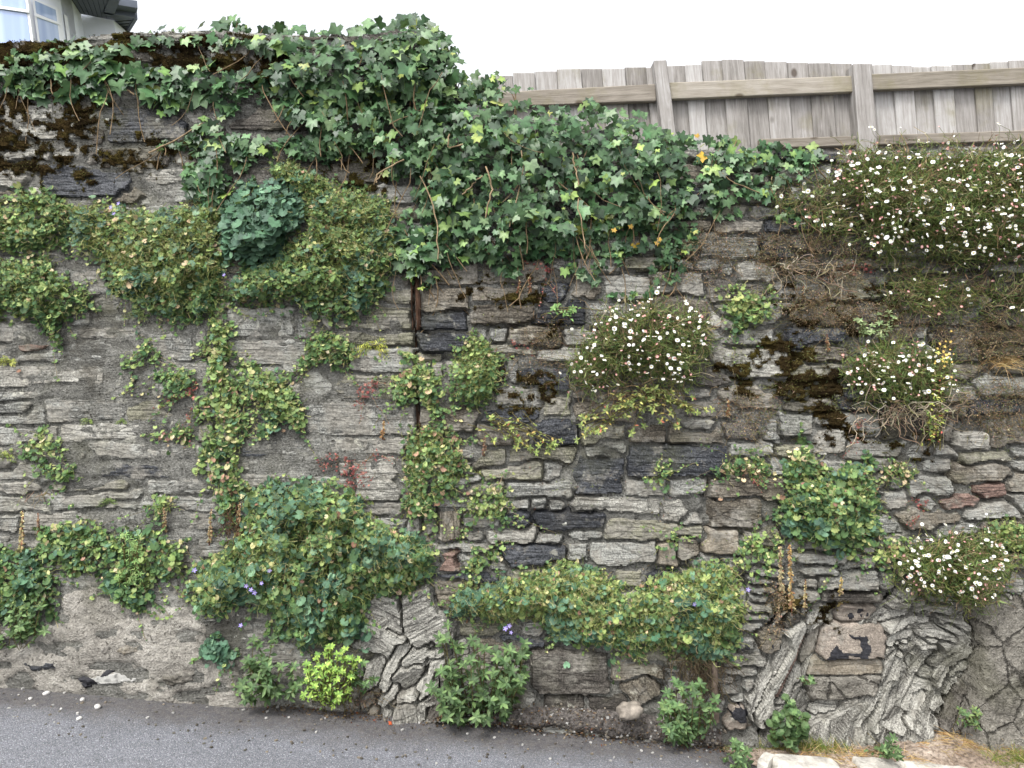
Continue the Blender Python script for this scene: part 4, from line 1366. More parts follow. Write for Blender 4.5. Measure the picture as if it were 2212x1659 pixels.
def ivy(label, polys, k_named, name='ivy'):
    t = thing(name, label, 'ivy', on_wall(np.mean([p[0] for p in polys[0][0]]), max(p[1] for p in polys[0][0])))
    PP, NN, TT, SS, CC, OO, ST = [], [], [], [], [], [], []
    stems = []
    for q, (poly, dens, bulge, size, deep) in enumerate(polys):
        n = int(area(poly) * dens * 3.7 / (size * size * 0.9))
        u, v = scatter(poly, n, 300 + q * 7 + len(label), 0.48)
        e = edgedist(u, v, poly) * np.where(inpoly(u, v, poly), 1, 0)
        b = 0.02 + bulge * (1 - np.exp(-e / 60.0)) * (0.15 + 1.7 * fbm(u / 46, v / 42, 311 + q, 2))
        r = rng.random(n) ** 0.8
        off = 0.02 + b * r
        above = v < V_TOP(u) + 4
        off = np.where(above, b * r - deep * rng.random(n), off)
        P = np.where(above[:, None], on_wall(u, v, off), on_face(u, v, off))
        P = P + np.array([0, 0, -0.0]) 
        N = np.array([0, -1.0, 0.45]) + rng.normal(0, 0.42, (n, 3))
        T = np.array([0, 0.0, -1.0]) + rng.normal(0, 0.55, (n, 3))
        big = fbm(u / 90, v / 80, 320 + q, 2)
        S = size * 0.00225 * np.clip(rng.normal(0.60, 0.19, n), 0.25, 1.2) * (0.8 + 0.45 * big)
        C = pal(IVY_C, IVY_W, n)
        C = C * (0.82 + 0.36 * fbm(u / 60, v / 60, 330 + q, 2))[:, None]
        yel = rng.random(n) < 0.0012
        C[yel] = lin(np.array([(206, 170, 60)])) * rng.uniform(0.8, 1.1)
        PP.append(P); NN.append(N); TT.append(T); SS.append(S); CC.append(C)
        OO.append(r * np.where(S > 0.028, 1.0, 0.5) + 0.2 * rng.random(n))
        m = max(4, int(n * 0.035))
        si = rng.choice(n, m)
        L = rng.uniform(0.12, 0.40, m)
        p = P[si].copy()
        d = norm(np.stack([rng.normal(0, 0.35, m), rng.normal(-0.05, 0.12, m), -np.ones(m)], -1))
        pts = [p]
        for i in range(5):
            d = norm(d + rng.normal(0, 0.18, (m, 3)))
            p = p + d * (L[:, None] / 5)
            pts.append(p)
        ST.append((np.stack(pts, 1), rng.uniform(0.0012, 0.0032, (m, 1))))
    P, N, T, S, C, O = (np.concatenate(x) for x in (PP, NN, TT, SS, CC, OO))
    order = np.argsort(-O)
    a, b = order[:k_named], order[k_named:]
    leaf_objects('leaf', T_IVY, P[a], N[a], T[a], S[a] * 1.08, C[a], t, M_IVY, 14)
    V, F, c = leaf_cloud(T_IVY, P[b], N[b], T[b], S[b], C[b])
    part('foliage', V, F, t, M_IVY, c, True, 'stuff')
    B = Buf()
    for PLn, r in ST:
        V, F = tubes(PLn, r, 4)
        B.add(V, F, lin(np.array([146, 124, 96])))
    o = B.part('twigs', t, M_DRY, True, 'stuff')
    return t

ivy_l = ivy('light green ivy trailing along the mossy crest in front of the bay window', [
    ([(-320, 130), (0, 112), (60, 108), (100, 92), (170, 74), (240, 90), (300, 84), (330, 92), (300, 112), (235, 122), (170, 146), (150, 176), (80, 190), (-320, 220)], 1.25, 0.06, 24, 0.1),
    ([(0, 150), (60, 160), (100, 190), (84, 225), (60, 232), (20, 200), (0, 190)], 0.9, 0.05, 30, 0.0)], 170)
ivy_m = ivy('broad band of ivy hanging above the big dark slate block', [
    ([(190, 150), (240, 132), (290, 122), (360, 130), (430, 122), (520, 150), (570, 190), (560, 226), (480, 226), (400, 226), (362, 246), (346, 262), (330, 240), (300, 212), (250, 204), (190, 200), (120, 190), (160, 168)], 1.5, 0.08, 32, 0.0),
    ([(290, 86), (370, 62), (430, 66), (440, 92), (350, 104), (300, 108)], 0.95, 0.05, 25, 0.15),
    ([(330, 322), (420, 276), (448, 262), (452, 272), (424, 290), (340, 330)], 0.7, 0.02, 14, 0.0)], 200)
ivy_main = ivy('dense dark ivy mass heaped over the step in the wall below the fence', [
    ([(420, 72), (480, 52), (600, 50), (700, 54), (780, 58), (820, 45), (875, 28), (925, 38), (965, 75), (985, 115), (992, 160), (960, 215), (700, 232), (590, 200), (555, 160), (600, 120), (540, 112), (500, 92), (430, 96)], 1.75, 0.20, 28, 0.32),
    ([(820, 60), (875, 30), (925, 40), (965, 78), (988, 130), (960, 180), (880, 190), (800, 150)], 1.2, 0.24, 30, 0.35),
    ([(590, 205), (990, 165), (1050, 190), (1130, 222), (1300, 226), (1430, 268), (1500, 305), (1490, 380), (1510, 460), (1430, 500), (1300, 505), (1180, 552), (1080, 584), (980, 560), (900, 590), (850, 548), (900, 470), (880, 402), (825, 372), (800, 340), (700, 345), (620, 328), (660, 290), (590, 235)], 1.75, 0.17, 25, 0.16),
    ([(418, 262), (500, 232), (500, 286), (600, 288), (690, 310), (700, 345), (600, 340), (540, 352), (500, 380), (470, 430), (410, 430), (380, 390), (400, 330)], 1.5, 0.08, 26, 0.0),
    ([(1180, 500), (1300, 490), (1520, 470), (1490, 530), (1440, 580), (1400, 545), (1320, 560), (1250, 600), (1200, 555)], 1.0, 0.07, 20, 0.0),
    ([(1490, 306), (1560, 292), (1640, 300), (1700, 316), (1780, 326), (1780, 352), (1700, 395), (1640, 436), (1540, 470), (1500, 410)], 1.25, 0.08, 21, 0.05),
    ([(1662, 474), (1700, 456), (1770, 462), (1776, 480), (1720, 500)], 1.0, 0.04, 20, 0.0),
    ([(1270, 590), (1330, 620), (1400, 600), (1430, 556), (1470, 540), (1470, 590), (1400, 632), (1310, 642)], 0.75, 0.03, 20, 0.0),
    ([(1005, 190), (1050, 165), (1085, 152), (1120, 180), (1160, 186), (1080, 206)], 0.9, 0.08, 18, 0.25),
    ([(720, 470), (790, 430), (900, 470), (880, 560), (830, 575), (780, 560)], 0.7, 0.05, 22, 0.0),
    ([(890, 560), (950, 570), (960, 620), (915, 610)], 0.5, 0.03, 18, 0.0)], 300)
for (yu, yv) in ((1326, 496), (1362, 488), (1424, 516), (1418, 524), (738, 100), (1505, 292)):
    leaf_objects('leaf', T_IVY, on_face(np.array([yu]), np.array([yv]), 0.12), np.array([[0.1, -1, 0.4]]), np.array([[0.3, 0, -1.0]]), np.array([0.020]), lin(np.array([(176, 142, 56)], float)), ivy_main, M_IVY, 1)
ivy_f = ivy('small ivy sprig climbing the fence beside the leaning post', [([(1446, 214), (1474, 208), (1492, 224), (1488, 262), (1462, 275), (1448, 250)], 0.8, 0.03, 19, 0.0)], 12, 'ivy_sprig')
for o in list(ivy_f.children):
    o.location.y += 0.42

# bare woody ivy stem in the upright joint of the wall
B = Buf()
for k in range(9):
    vs = np.linspace(548, 712, 14)
    us = 896 + 0.035 * (vs - 548) + rng.normal(0, 3.5, 14).cumsum() * 0.35 + rng.normal(0, 2)
    pl = on_face(us, vs, 0.006 + rng.uniform(0, 0.022))
    V, F = tubes(pl[None], rng.uniform(0.002, 0.007), 5)
    B.add(V, F, lin(np.array([74, 54, 42])) * rng.uniform(0.7, 1.5))
for k in range(5):
    vs = np.linspace(700, 945, 9)
    us = 897 + 0.03 * (vs - 700) + rng.normal(0, 2.5, 9).cumsum() * 0.3
    V, F = tubes(on_face(us, vs, 0.008)[None], rng.uniform(0.002, 0.005), 5)
    B.add(V, F, lin(np.array([70, 52, 40])) * rng.uniform(0.7, 1.4))
B.part('woody_stem', ivy_main, M_DRY, True)
# pale bare stems hanging in front of the leaves
B = Buf()
for pts in ([(970, 290), (968, 320), (1000, 312)], [(1050, 360), (1064, 400), (1058, 430), (1046, 470)], [(1126, 325), (1130, 365), (1118, 425), (1100, 490)], [(908, 380), (936, 445), (944, 500), (948, 560)],
            [(826, 370), (812, 395)], [(1246, 430), (1264, 520), (1268, 560)], [(1236, 330), (1250, 400)], [(870, 345), (815, 375), (808, 398)], [(1000, 420), (1040, 380)], [(322, 330), (380, 302), (440, 266)], [(250, 180), (290, 205)]):
    q = np.array(pts, float)
    tt = np.linspace(0, len(q) - 1, 10)
    us, vs = np.interp(tt, range(len(q)), q[:, 0]), np.interp(tt, range(len(q)), q[:, 1])
    pl = on_face(us + rng.normal(0, 1.5, 10), vs, 0.19 if pts[0][0] > 800 else 0.05)
    V, F = tubes(pl[None], rng.uniform(0.003, 0.005), 5)
    B.add(V, F, lin(np.array([168, 146, 116])))
B.part('bare_stems', ivy_main, M_DRY, True, 'stuff')

# ------------------------------------------------------------------ bellflower cushions
GREEN = [(62, 92, 54), (80, 110, 60), (102, 130, 68), (128, 148, 78), (152, 164, 92), (178, 178, 116)]
W_MID, W_YEL, W_DARK = [4, 5, 4, 2, 1.0, 0.35], [2, 3, 4, 3, 1.8, 0.8], [5, 4, 2, 0.7, 0.3, 0.1]
TEAL = [(58, 88, 70), (70, 104, 80), (84, 120, 92), (104, 138, 104)]

def petal_star(r=0.011):
    V, F = [(0, 0, 0.0)], []
    for k in range(5):
        a = k * 2 * math.pi / 5
        for da, rr, z in ((-0.42, 0.62, 0.12), (0, 1.0, 0.25), (0.42, 0.62, 0.12)):
            V.append((rr * math.cos(a + da), rr * math.sin(a + da), z))
        F += [(0, 1 + 3 * k, 2 + 3 * k), (0, 2 + 3 * k, 3 + 3 * k)]
    return np.array(V), np.array(F)

_sv, _sf = petal_star()
_purple = mesh_np('flower', _sv, _sf, np.where((np.arange(len(_sv)) == 0)[:, None], lin(np.array([196, 186, 220])), lin(np.array([122, 96, 206]))), M_PETAL, False)

def put_flower(parent, me, p, nrm, s, name='flower'):
    b, t, n = frames(np.asarray(nrm, float)[None], np.array([[0.1, 0.2, 1.0]]))
    o = bpy.data.objects.new(name, me)
    COL.objects.link(o)
    o.parent = parent
    M = Matrix((np.stack([b[0], t[0], n[0]], 1) * s).tolist()).to_4x4()
    M.translation = Vector(p - np.array(parent.location))
    o.matrix_local = M

def cushion(label, poly, dens=2.4, w=W_MID, bulge=0.09, size=11.0, wiry=1.0, named=50, teal=0.0, flowers=(), name='bellflower', cat='plant', tmpl=T_CAMP, pink=0.05, group=None, droop=0.3, cols=GREEN):
    t = thing(name, label, cat, base_of(poly), group)
    A = area(poly)
    size = size * 0.72
    n = max(16, int(A * dens * 1.25 / (size * size)))
    sd = len(label) * 13
    u, v = scatter(poly, n, sd, 0.5)
    u, v = u + rng.normal(0, 4.5, n), v + rng.normal(0, 4.5, n) + np.where(rng.random(n) < 0.07, rng.exponential(16, n), 0)
    e = edgedist(u, v, poly) * inpoly(u, v, poly)
    kp = rng.random(n) < 0.30 + 0.70 * sstep(e + 12 * (fbm(u / 16, v / 16, sd + 31, 2) - 0.4), 0, 26)
    u, v, e = u[kp], v[kp], e[kp]
    n = len(u)
    b = 0.012 + bulge * (1 - np.exp(-e / 34.0)) * (0.05 + 1.9 * fbm(u / 34, v / 30, sd + 2, 3))
    r = rng.random(n) ** 0.6
    off = 0.008 + b * r
    P = on_face(u, v, off)
    N = np.array([0, -1.0, 0.55]) + rng.normal(0, 0.48, (n, 3))
    T = np.array([0, -0.1, -droop - 0.5]) + rng.normal(0, 0.6, (n, 3))
    S = size * 0.00225 * 0.62 * np.clip(rng.normal(1, 0.28, n), 0.4, 1.7)
    C = pal(cols, w, n) if cols is not GREEN else pal(GREEN, w, n)
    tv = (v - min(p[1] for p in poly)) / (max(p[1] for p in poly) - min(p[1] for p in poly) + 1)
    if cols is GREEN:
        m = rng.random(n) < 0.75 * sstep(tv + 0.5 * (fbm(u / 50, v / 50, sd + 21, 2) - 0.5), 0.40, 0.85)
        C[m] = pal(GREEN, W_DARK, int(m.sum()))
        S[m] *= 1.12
    if teal > 0:
        m = fbm(u / 60, v / 60, sd + 9, 2) < teal
        m |= rng.random(n) < teal * 0.3
        C[m] = pal(TEAL, [3, 4, 3, 1], int(m.sum()))
        S[m] *= 1.35
    pk = rng.random(n) < pink * 0.6
    C[pk] = pal([(176, 156, 116), (150, 118, 92), (196, 182, 140), (132, 92, 76)], [3, 2, 3, 1], int(pk.sum()))
    O = r + 0.5 * S / S.mean() * 0.4 + 0.15 * rng.random(n)
    order = np.argsort(-O)
    k = min(named, n // 2)
    a, bb = order[:k], order[k:]
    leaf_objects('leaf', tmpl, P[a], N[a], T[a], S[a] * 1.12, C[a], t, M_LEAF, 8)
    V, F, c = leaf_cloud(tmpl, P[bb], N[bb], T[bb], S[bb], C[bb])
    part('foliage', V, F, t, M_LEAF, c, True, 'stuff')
    m = int(n * 0.75 * wiry)
    if m > 2:
        i = rng.choice(n, m)
        clus = fbm(u[i] / 50, v[i] / 40, sd + 4, 2)
        keep = (clus > 0.40 - 0.2 * min(wiry, 1.5)) & (rng.random(len(i)) < 1.15 - 0.75 * sstep(tv[i], 0.35, 0.9))
        i = i[keep]
        if len(i):
            Pw = on_face(u[i], v[i], b[i] * (0.55 + 0.5 * rng.random(len(i))))
            V, F = curls(Pw, rng.uniform(0.025, 0.075, len(i)), rng.uniform(0.0005, 0.0011, (len(i), 1)), 0.4)
            cw = pal([(164, 170, 100), (190, 190, 132), (132, 146, 76), (168, 156, 112), (108, 126, 64)] if cols is GREEN else [(120, 100, 74), (146, 122, 92), (98, 80, 60), (160, 140, 108), (92, 90, 58)], [3, 3, 3, 1.5, 2], len(i))
            part('dry_stems', V, F, t, M_DRY, np.repeat(cw, 15, 0), False, 'stuff')
    # runners that creep out over the stones from the edge of the clump
    nr = int(sum(math.hypot(poly[k][0] - poly[k - 1][0], poly[k][1] - poly[k - 1][1]) for k in range(len(poly))) / 26)
    ks = rng.integers(0, n, nr * 4)
    ks = ks[np.argsort(e[ks])][:nr]
    if nr > 1:
        cu_, cv_ = np.mean([p[0] for p in poly]), np.mean([p[1] for p in poly])
        du_, dv_ = u[ks] - cu_, v[ks] - cv_
        dl_ = np.hypot(du_, dv_) + 1e-6
        du_, dv_ = du_ / dl_ + rng.normal(0, 0.5, nr), dv_ / dl_ * 0.6 + 0.5 + rng.normal(0, 0.4, nr)
        Lr = rng.uniform(14, 52, nr)
        f_ = np.linspace(0, 1, 7)[None, :]
        ru = u[ks][:, None] + (du_ * Lr)[:, None] * f_ + rng.normal(0, 1.5, (nr, 7))
        rv = v[ks][:, None] + (dv_ * Lr)[:, None] * f_ + rng.normal(0, 1.5, (nr, 7))
        RP = on_face(ru, rv, 0.012 + 0.012 * rng.random((nr, 1)) * np.ones((nr, 7)))
        Bf = Buf()
        V, F = tubes(RP, 0.0010, 3)
        Bf.add(V, F, lin(np.array([140, 124, 84])))
        q_ = np.repeat(RP[:, 1:].reshape(-1, 3), 2, 0)
        q_ = q_[rng.random(len(q_)) < 0.75]
        m_ = len(q_)
        V, F, c = leaf_cloud(tmpl, q_ + rng.normal(0, 0.006, (m_, 3)), np.array([0, -1.0, 0.5]) + rng.normal(0, 0.5, (m_, 3)), np.array([0, -0.1, -0.7]) + rng.normal(0, 0.7, (m_, 3)), size * 0.0011 * rng.uniform(0.5, 1.3, m_), pal(cols, w, m_))
        Bf.add(V, F, c)
        Bf.part('runners', t, M_LEAF, False, 'stuff')
    for (fu, fv) in flowers:
        p = on_face(float(fu), float(fv), bulge + 0.045)
        put_flower(t, _purple, p, np.array([rng.normal(0, 0.3), -1, rng.normal(0.35, 0.3)]), rng.uniform(0.010, 0.014))
        V, F = tubes(np.stack([on_face(float(fu), float(fv) + 14, bulge * 0.4), p], 0)[None], 0.0009, 3)
        part('flower_stalk', V, F, t, M_DRY, np.tile(lin(np.array([110, 130, 70])), (len(V), 1)))
    return t

cushion('bellflower mat under the pale rounded stone near the two violet blooms', [(-200, 420), (0, 415), (45, 405), (115, 416), (150, 436), (146, 500), (104, 532), (40, 545), (-200, 560)], 3.0, W_MID, 0.10, 12, 1.0, 60)
cushion('bellflower mound bulging from bare grey wall, with a trailing tail above the reddish stone', [(-200, 570), (0, 556), (60, 548), (120, 570), (152, 612), (192, 648), (168, 668), (140, 690), (132, 742), (112, 728), (60, 694), (20, 682), (-200, 690)], 3.4, W_MID, 0.14, 11, 0.8, 80)
cushion('wide yellow-green bellflower drapery below the lens-shaped slate', [(140, 436), (220, 440), (330, 452), (420, 432), (470, 440), (484, 560), (474, 640), (452, 684), (380, 692), (300, 672), (234, 622), (216, 562), (150, 542)], 3.3, W_YEL, 0.13, 11, 1.9, 130, 0.30, [(240, 448), (256, 440), (246, 462), (484, 594)])
cushion('blue-green bellflower lobe with large leaves hanging under the ivy', [(474, 430), (530, 395), (610, 380), (655, 420), (655, 490), (600, 545), (545, 575), (480, 565), (465, 500)], 3.6, W_DARK, 0.17, 15, 0.2, 130, 1.0, pink=0.0)
cushion('olive bellflower curtain between the blue-green lobe and the woody ivy stem', [(560, 345), (650, 352), (735, 398), (830, 430), (862, 482), (852, 562), (832, 640), (775, 684), (700, 692), (620, 655), (500, 662), (484, 602), (545, 575), (600, 545), (655, 490), (655, 420), (580, 380)], 3.1, W_MID, 0.13, 10.5, 1.6, 140, 0.32)
cushion('bellflower runner hanging in a long upright strip down the grey wall', [(440, 680), (498, 684), (512, 740), (500, 800), (520, 850), (534, 905), (512, 990), (522, 1060), (508, 1135), (472, 1110), (446, 1020), (428, 910), (432, 800), (446, 740)], 2.5, W_YEL, 0.07, 11.5, 1.0, 110, 0.12, (), pink=0.12)
cushion('small bellflower tuft joined to the upright strip beside red leaves', [(340, 800), (380, 786), (430, 790), (434, 840), (400, 852), (348, 846)], 2.2, W_MID, 0.05, 11, 0.6, 25)
cushion('leaning bellflower clump beside the smooth schist slab', [(508, 802), (560, 786), (604, 808), (640, 838), (668, 884), (664, 934), (632, 942), (588, 908), (540, 868)], 2.9, W_YEL, 0.08, 11, 0.8, 60, 0.25)
cushion('bellflower tuft beside the yellow fern on smooth schist', [(650, 738), (700, 702), (742, 712), (770, 748), (768, 786), (710, 806), (652, 790)], 2.1, W_MID, 0.06, 10, 0.9, 35, pink=0.12)
cushion('yellowing bellflower clump across the upright wall joint', [(832, 838), (868, 792), (896, 752), (940, 800), (968, 850), (946, 896), (900, 880), (850, 872)], 2.7, W_YEL, 0.07, 11.5, 0.9, 50, pink=0.1)
cushion('rounded bellflower bush beneath the two dark slates', [(958, 800), (1004, 742), (1050, 716), (1084, 786), (1076, 848), (1030, 888), (974, 872)], 3.0, W_MID, 0.11, 9.5, 1.5, 50)
cushion('bellflower column with pinkish dry tips beside the pale slab', [(866, 936), (930, 920), (1004, 960), (1014, 1000), (984, 1060), (944, 1124), (882, 1112), (862, 1040)], 2.6, W_MID, 0.09, 10.5, 1.3, 70, pink=0.2)
cushion('lime-green bellflower spray over a dark slate end', [(988, 1072), (1040, 1066), (1076, 1030), (1092, 1070), (1104, 1122), (1062, 1146), (1004, 1112)], 2.2, W_YEL, 0.06, 10, 1.0, 35)
cushion('huge bellflower bank above the bright green spurge', [(520, 1070), (600, 1034), (700, 1040), (772, 1062), (832, 1122), (902, 1150), (940, 1192), (934, 1252), (862, 1284), (802, 1292), (792, 1352), (762, 1392), (700, 1402), (640, 1392), (580, 1332), (520, 1292), (480, 1332), (424, 1342), (400, 1272), (442, 1212), (520, 1152)], 3.4, W_MID, 0.17, 12, 1.2, 280, 0.44, [(420, 1232), (532, 1266), (542, 1274), (565, 1260), (582, 1233), (520, 1351), (550, 1280)], pink=0.06)
cushion('long bellflower hedge spilling over the brown slab near the boulder', [(972, 1310), (1000, 1268), (1080, 1252), (1150, 1232), (1222, 1208), (1290, 1230), (1350, 1272), (1420, 1240), (1500, 1222), (1572, 1212), (1616, 1292), (1602, 1382), (1552, 1442), (1470, 1412), (1400, 1404), (1300, 1404), (1200, 1382), (1160, 1346), (1050, 1344)], 3.3, W_YEL, 0.16, 10.5, 1.7, 240, 0.30, [(1092, 1358), (1100, 1352), (1104, 1366), (1500, 1305), (1616, 1274)])
cushion('fresh green bellflower bush on the wall above the thin ledge stones', [(1694, 1000), (1744, 946), (1786, 1000), (1830, 1006), (1880, 984), (1906, 1040), (1904, 1120), (1884, 1192), (1790, 1196), (1704, 1162), (1678, 1082)], 3.4, W_MID, 0.16, 12, 0.7, 130, 0.25)
cushion('sparse bellflower tuft beside the tan block', [(1592, 1170), (1650, 1138), (1700, 1190), (1650, 1236), (1594, 1216)], 1.8, W_YEL, 0.05, 11, 0.7, 30)
cushion('pale yellow-green bush below the grey slate near the fleabane', [(1556, 650), (1610, 608), (1660, 640), (1676, 690), (1620, 712), (1570, 696)], 2.8, W_YEL, 0.10, 10.5, 1.3, 45)
cushion('little bellflower sprig on the long dark slate', [(1378, 1040), (1414, 1020), (1442, 1002), (1450, 1042), (1400, 1064)], 2.0, W_YEL, 0.04, 9.5, 0.8, 15)
cushion('bellflower tuft beside the striped black slate', [(1004, 1190), (1040, 1172), (1082, 1186), (1078, 1230), (1020, 1246)], 2.2, W_MID, 0.05, 10, 0.8, 25)
cushion('pennywort patch on ledge above the sandy render', [(84, 1150), (160, 1108), (250, 1150), (330, 1130), (404, 1180), (410, 1250), (340, 1262), (296, 1330), (236, 1306), (200, 1252), (130, 1236), (76, 1206)], 1.9, W_MID, 0.07, 11.5, 0.6, 110, 0.2, (), 'pennywort', 'plant', T_ROUND, 0.05)
cushion('dark leafy tangle trailing over the render by the tall seed spike', [(-220, 1180), (0, 1186), (60, 1180), (124, 1236), (118, 1300), (66, 1392), (40, 1350), (0, 1352), (-220, 1380)], 2.4, W_DARK, 0.10, 12, 0.5, 70, 0.2, (), 'pennywort', 'plant', T_ROUND, 0.05)
cushion('lone bellflower tuft below the rust-stained stone edge', [(44, 984), (70, 950), (108, 922), (132, 960), (112, 1004), (56, 1006)], 2.0, W_YEL, 0.05, 11, 0.8, 22)
cushion('low two-part bellflower tuft above hanging bare roots', [(96, 1036), (130, 1000), (180, 1010), (178, 1044), (120, 1050)], 1.9, W_MID, 0.04, 11, 0.3, 20)
cushion('small round bellflower tuft above a beige seed spike', [(312, 1108), (334, 1066), (372, 1072), (376, 1108), (340, 1122)], 2.3, W_YEL, 0.05, 10, 0.6, 18)
cushion('straggling bellflower with a pink bloom on bare grey rock', [(248, 776), (280, 764), (300, 726), (322, 750), (336, 780), (296, 806), (258, 808)], 1.7, W_YEL, 0.04, 10.5, 0.8, 20)
cushion('reddish-stemmed tuft beside the upright bellflower strip', [(322, 950), (346, 924), (400, 928), (408, 958), (350, 970)], 1.7, W_MID, 0.04, 10, 0.6, 15, pink=0.3)
cushion('tight blue-green rosette growing on the dark foot of the render', [(430, 1400), (450, 1374), (486, 1372), (504, 1404), (488, 1428), (446, 1432)], 3.4, W_DARK, 0.05, 11, 0.0, 30, 1.0, pink=0.0)
cushion('yellowish sprigs on the stone beside the tan block', [(1412, 1166), (1450, 1150), (1480, 1166), (1474, 1190), (1420, 1190)], 1.3, W_YEL, 0.03, 10, 0.8, 12)
cushion('creeping herb on the shadowed joint under the long dark slate', [(1536, 1012), (1580, 980), (1640, 976), (1690, 1010), (1680, 1030), (1600, 1036), (1540, 1034)], 1.6, W_MID, 0.04, 9, 0.8, 25, pink=0.35)
cushion('olive bellflower curtain at the end of the lowest fleabane bush', [(2130, 1150), (2170, 1120), (2212, 1114), (2330, 1130), (2330, 1240), (2200, 1230)], 2.6, W_YEL, 0.08, 10, 1.4, 30)
cushion('yellowing bellflower patch between the fresh bush and the lowest fleabane', [(1886, 1186), (1920, 1150), (1968, 1168), (1990, 1220), (1940, 1240), (1890, 1216)], 1.8, W_YEL, 0.05, 10, 0.8, 30, pink=0.2)
cushion('dry sedum fringe drooping over the mossy stone beside the fresh bush', [(1902, 1000), (1960, 990), (1980, 1020), (1970, 1056), (1930, 1050), (1906, 1022)], 1.7, W_MID, 0.05, 8, 1.2, 18, pink=0.5)

# ------------------------------------------------------------------ fleabane
def daisy(pink):
    V, F, C = [(0, 0, -0.15)], [], [lin(np.array((236, 236, 228)))]
    n = 13
    for k in range(2 * n):
        a = k * math.pi / n
        r = 1.0 if k % 2 == 0 else 0.80
        V.append((r * math.cos(a), r * math.sin(a), 0.10 * math.sin(3 * a) + (0.55 if pink else 0.02)))
        C.append(lin(np.array((196, 92, 92) if pink else (240, 240, 236))))
    F += [(0, 1 + k, 1 + (k + 1) % (2 * n)) for k in range(2 * n)]
    b = len(V)
    V.append((0, 0, 0.30 if not pink else 0.2))
    C.append(lin(np.array((226, 198, 70))))
    for k in range(8):
        a = k * math.pi / 4
        V.append((0.36 * math.cos(a), 0.36 * math.sin(a), 0.10 if not pink else 0.05))
        C.append(lin(np.array((206, 176, 66) if not pink else (190, 110, 104))))
    F += [(b, b + 1 + k, b + 1 + (k + 1) % 8) for k in range(8)]
    return np.array(V), np.array(F), np.array(C)

DW, DP = daisy(False), daisy(True)
ME_DW = mesh_np('flower', DW[0], DW[1], DW[2], M_PETAL, False)
ME_DP = mesh_np('flower', DP[0], DP[1], DP[2], M_PETAL, False)
FLC = [(70, 92, 50), (92, 116, 62), (114, 136, 74), (142, 154, 94), (128, 120, 82), (156, 132, 98)]

def fleabane(label, poly, nflow, bulge=0.16, dens=1.0, size=13.0, dry=1.0, up=0, cw=(3, 4, 4, 2, 1, 0.7), maxobj=300, pinkf=0.30, ext=24):
    t = thing('fleabane', label, 'flowering plant', base_of(poly))
    A = area(poly)
    n = int(A * dens / 11.0)
    sd = len(label) * 11
    u, v = scatter(poly, n, sd, 0.45)
    u, v = u + rng.normal(0, 9, n), v + rng.normal(0, 7, n)
    e = edgedist(u, v, poly) * inpoly(u, v, poly)
    kp = rng.random(n) < 0.16 + 0.84 * sstep(e + 26 * (fbm(u / 24, v / 24, sd + 41, 2) - 0.5), 0, 44)
    u, v, e = u[kp], v[kp], e[kp]
    n = len(u)
    b = 0.02 + bulge * (1 - np.exp(-e / 45.0)) * (0.05 + 1.8 * fbm(u / 38, v / 34, sd + 1, 3))
    r = rng.random(n)
    P = on_face(u, v, 0.01 + b * r)
    N = np.array([0, -0.8, 0.6]) + rng.normal(0, 0.6, (n, 3))
    T = np.array([0, -0.35, 0.55]) + rng.normal(0, 0.75, (n, 3))
    S = size * 0.00225 * np.clip(rng.normal(1.0, 0.35, n), 0.4, 2.0)
    C = pal(FLC, cw, n, 0.16)
    part('foliage', *leaf_cloud(T_LANCE, P, N, T, S, C)[:2], t, M_LEAF, np.repeat(C, 4, 0), False, 'stuff')
    # thin stems, green above and dry grey-brown below
    m = int(n * 0.34)
    i = rng.choice(n, m)
    V, F = curls(P[i], rng.uniform(0.05, 0.16, m), rng.uniform(0.0007, 0.0014, (m, 1)), -0.2, 5, 3, 0.5)
    part('stems', V, F, t, M_DRY, np.repeat(pal([(104, 122, 62), (140, 146, 84), (150, 128, 96), (120, 100, 78), (176, 160, 128)], [3, 3, 1.2 * dry, 1 * dry, 1 * dry], m), 15, 0), False, 'stuff')
    # flower heads on their own stalks
    fu, fv = scatter(poly, nflow, sd + 3, 0.55)
    fv = fv - rng.uniform(0, ext, nflow) * (rng.random(nflow) < 0.5) + up
    fe = edgedist(fu, fv, poly) * inpoly(fu, fv, poly)
    fo = 0.05 + bulge * (1 - np.exp(-fe / 45.0)) * 1.15 + rng.uniform(0, 0.05, nflow)
    FP = on_face(fu, fv, fo)
    FN = np.array([0, -0.75, 0.75]) + rng.normal(0, 0.6, (nflow, 3))
    FS = rng.normal(0.0092, 0.0018, nflow).clip(0.005, 0.013)
    pk = rng.random(nflow) < pinkf
    FS = np.where(pk, FS * 0.72, FS)
    base = on_face(fu + rng.normal(0, 16, nflow), fv + rng.uniform(20, 60, nflow), fo * 0.25)
    mid = (base + FP) / 2 + rng.normal(0, 0.010, (nflow, 3)) + np.array([0, -0.015, 0.0])
    V, F = tubes(np.stack([base, mid, FP - norm(FN) * 0.002], 1), 0.0009, 3)
    part('flower_stalks', V, F, t, M_DRY, np.tile(lin(np.array([128, 140, 80])), (len(V), 1)), False, 'stuff')
    order = np.argsort(-FS * (0.6 + rng.random(nflow)))
    for j in order[:maxobj]:
        put_flower(t, ME_DP if pk[j] else ME_DW, FP[j], FN[j], float(FS[j]))
    rest = order[maxobj:]
    if len(rest):
        B = Buf()
        for flag, D in ((False, DW), (True, DP)):
            q = rest[pk[rest] == flag]
            if len(q):
                V, F, _c = leaf_cloud((D[0], D[1], np.ones(len(D[0]))), FP[q], FN[q], np.tile([0.1, 0.2, 1.0], (len(q), 1)), FS[q], np.ones((len(q), 3)))
                B.add(V, F, np.tile(D[2], (len(q), 1)))
        B.part('more_flowers', t, M_PETAL, False, 'stuff')
    return t

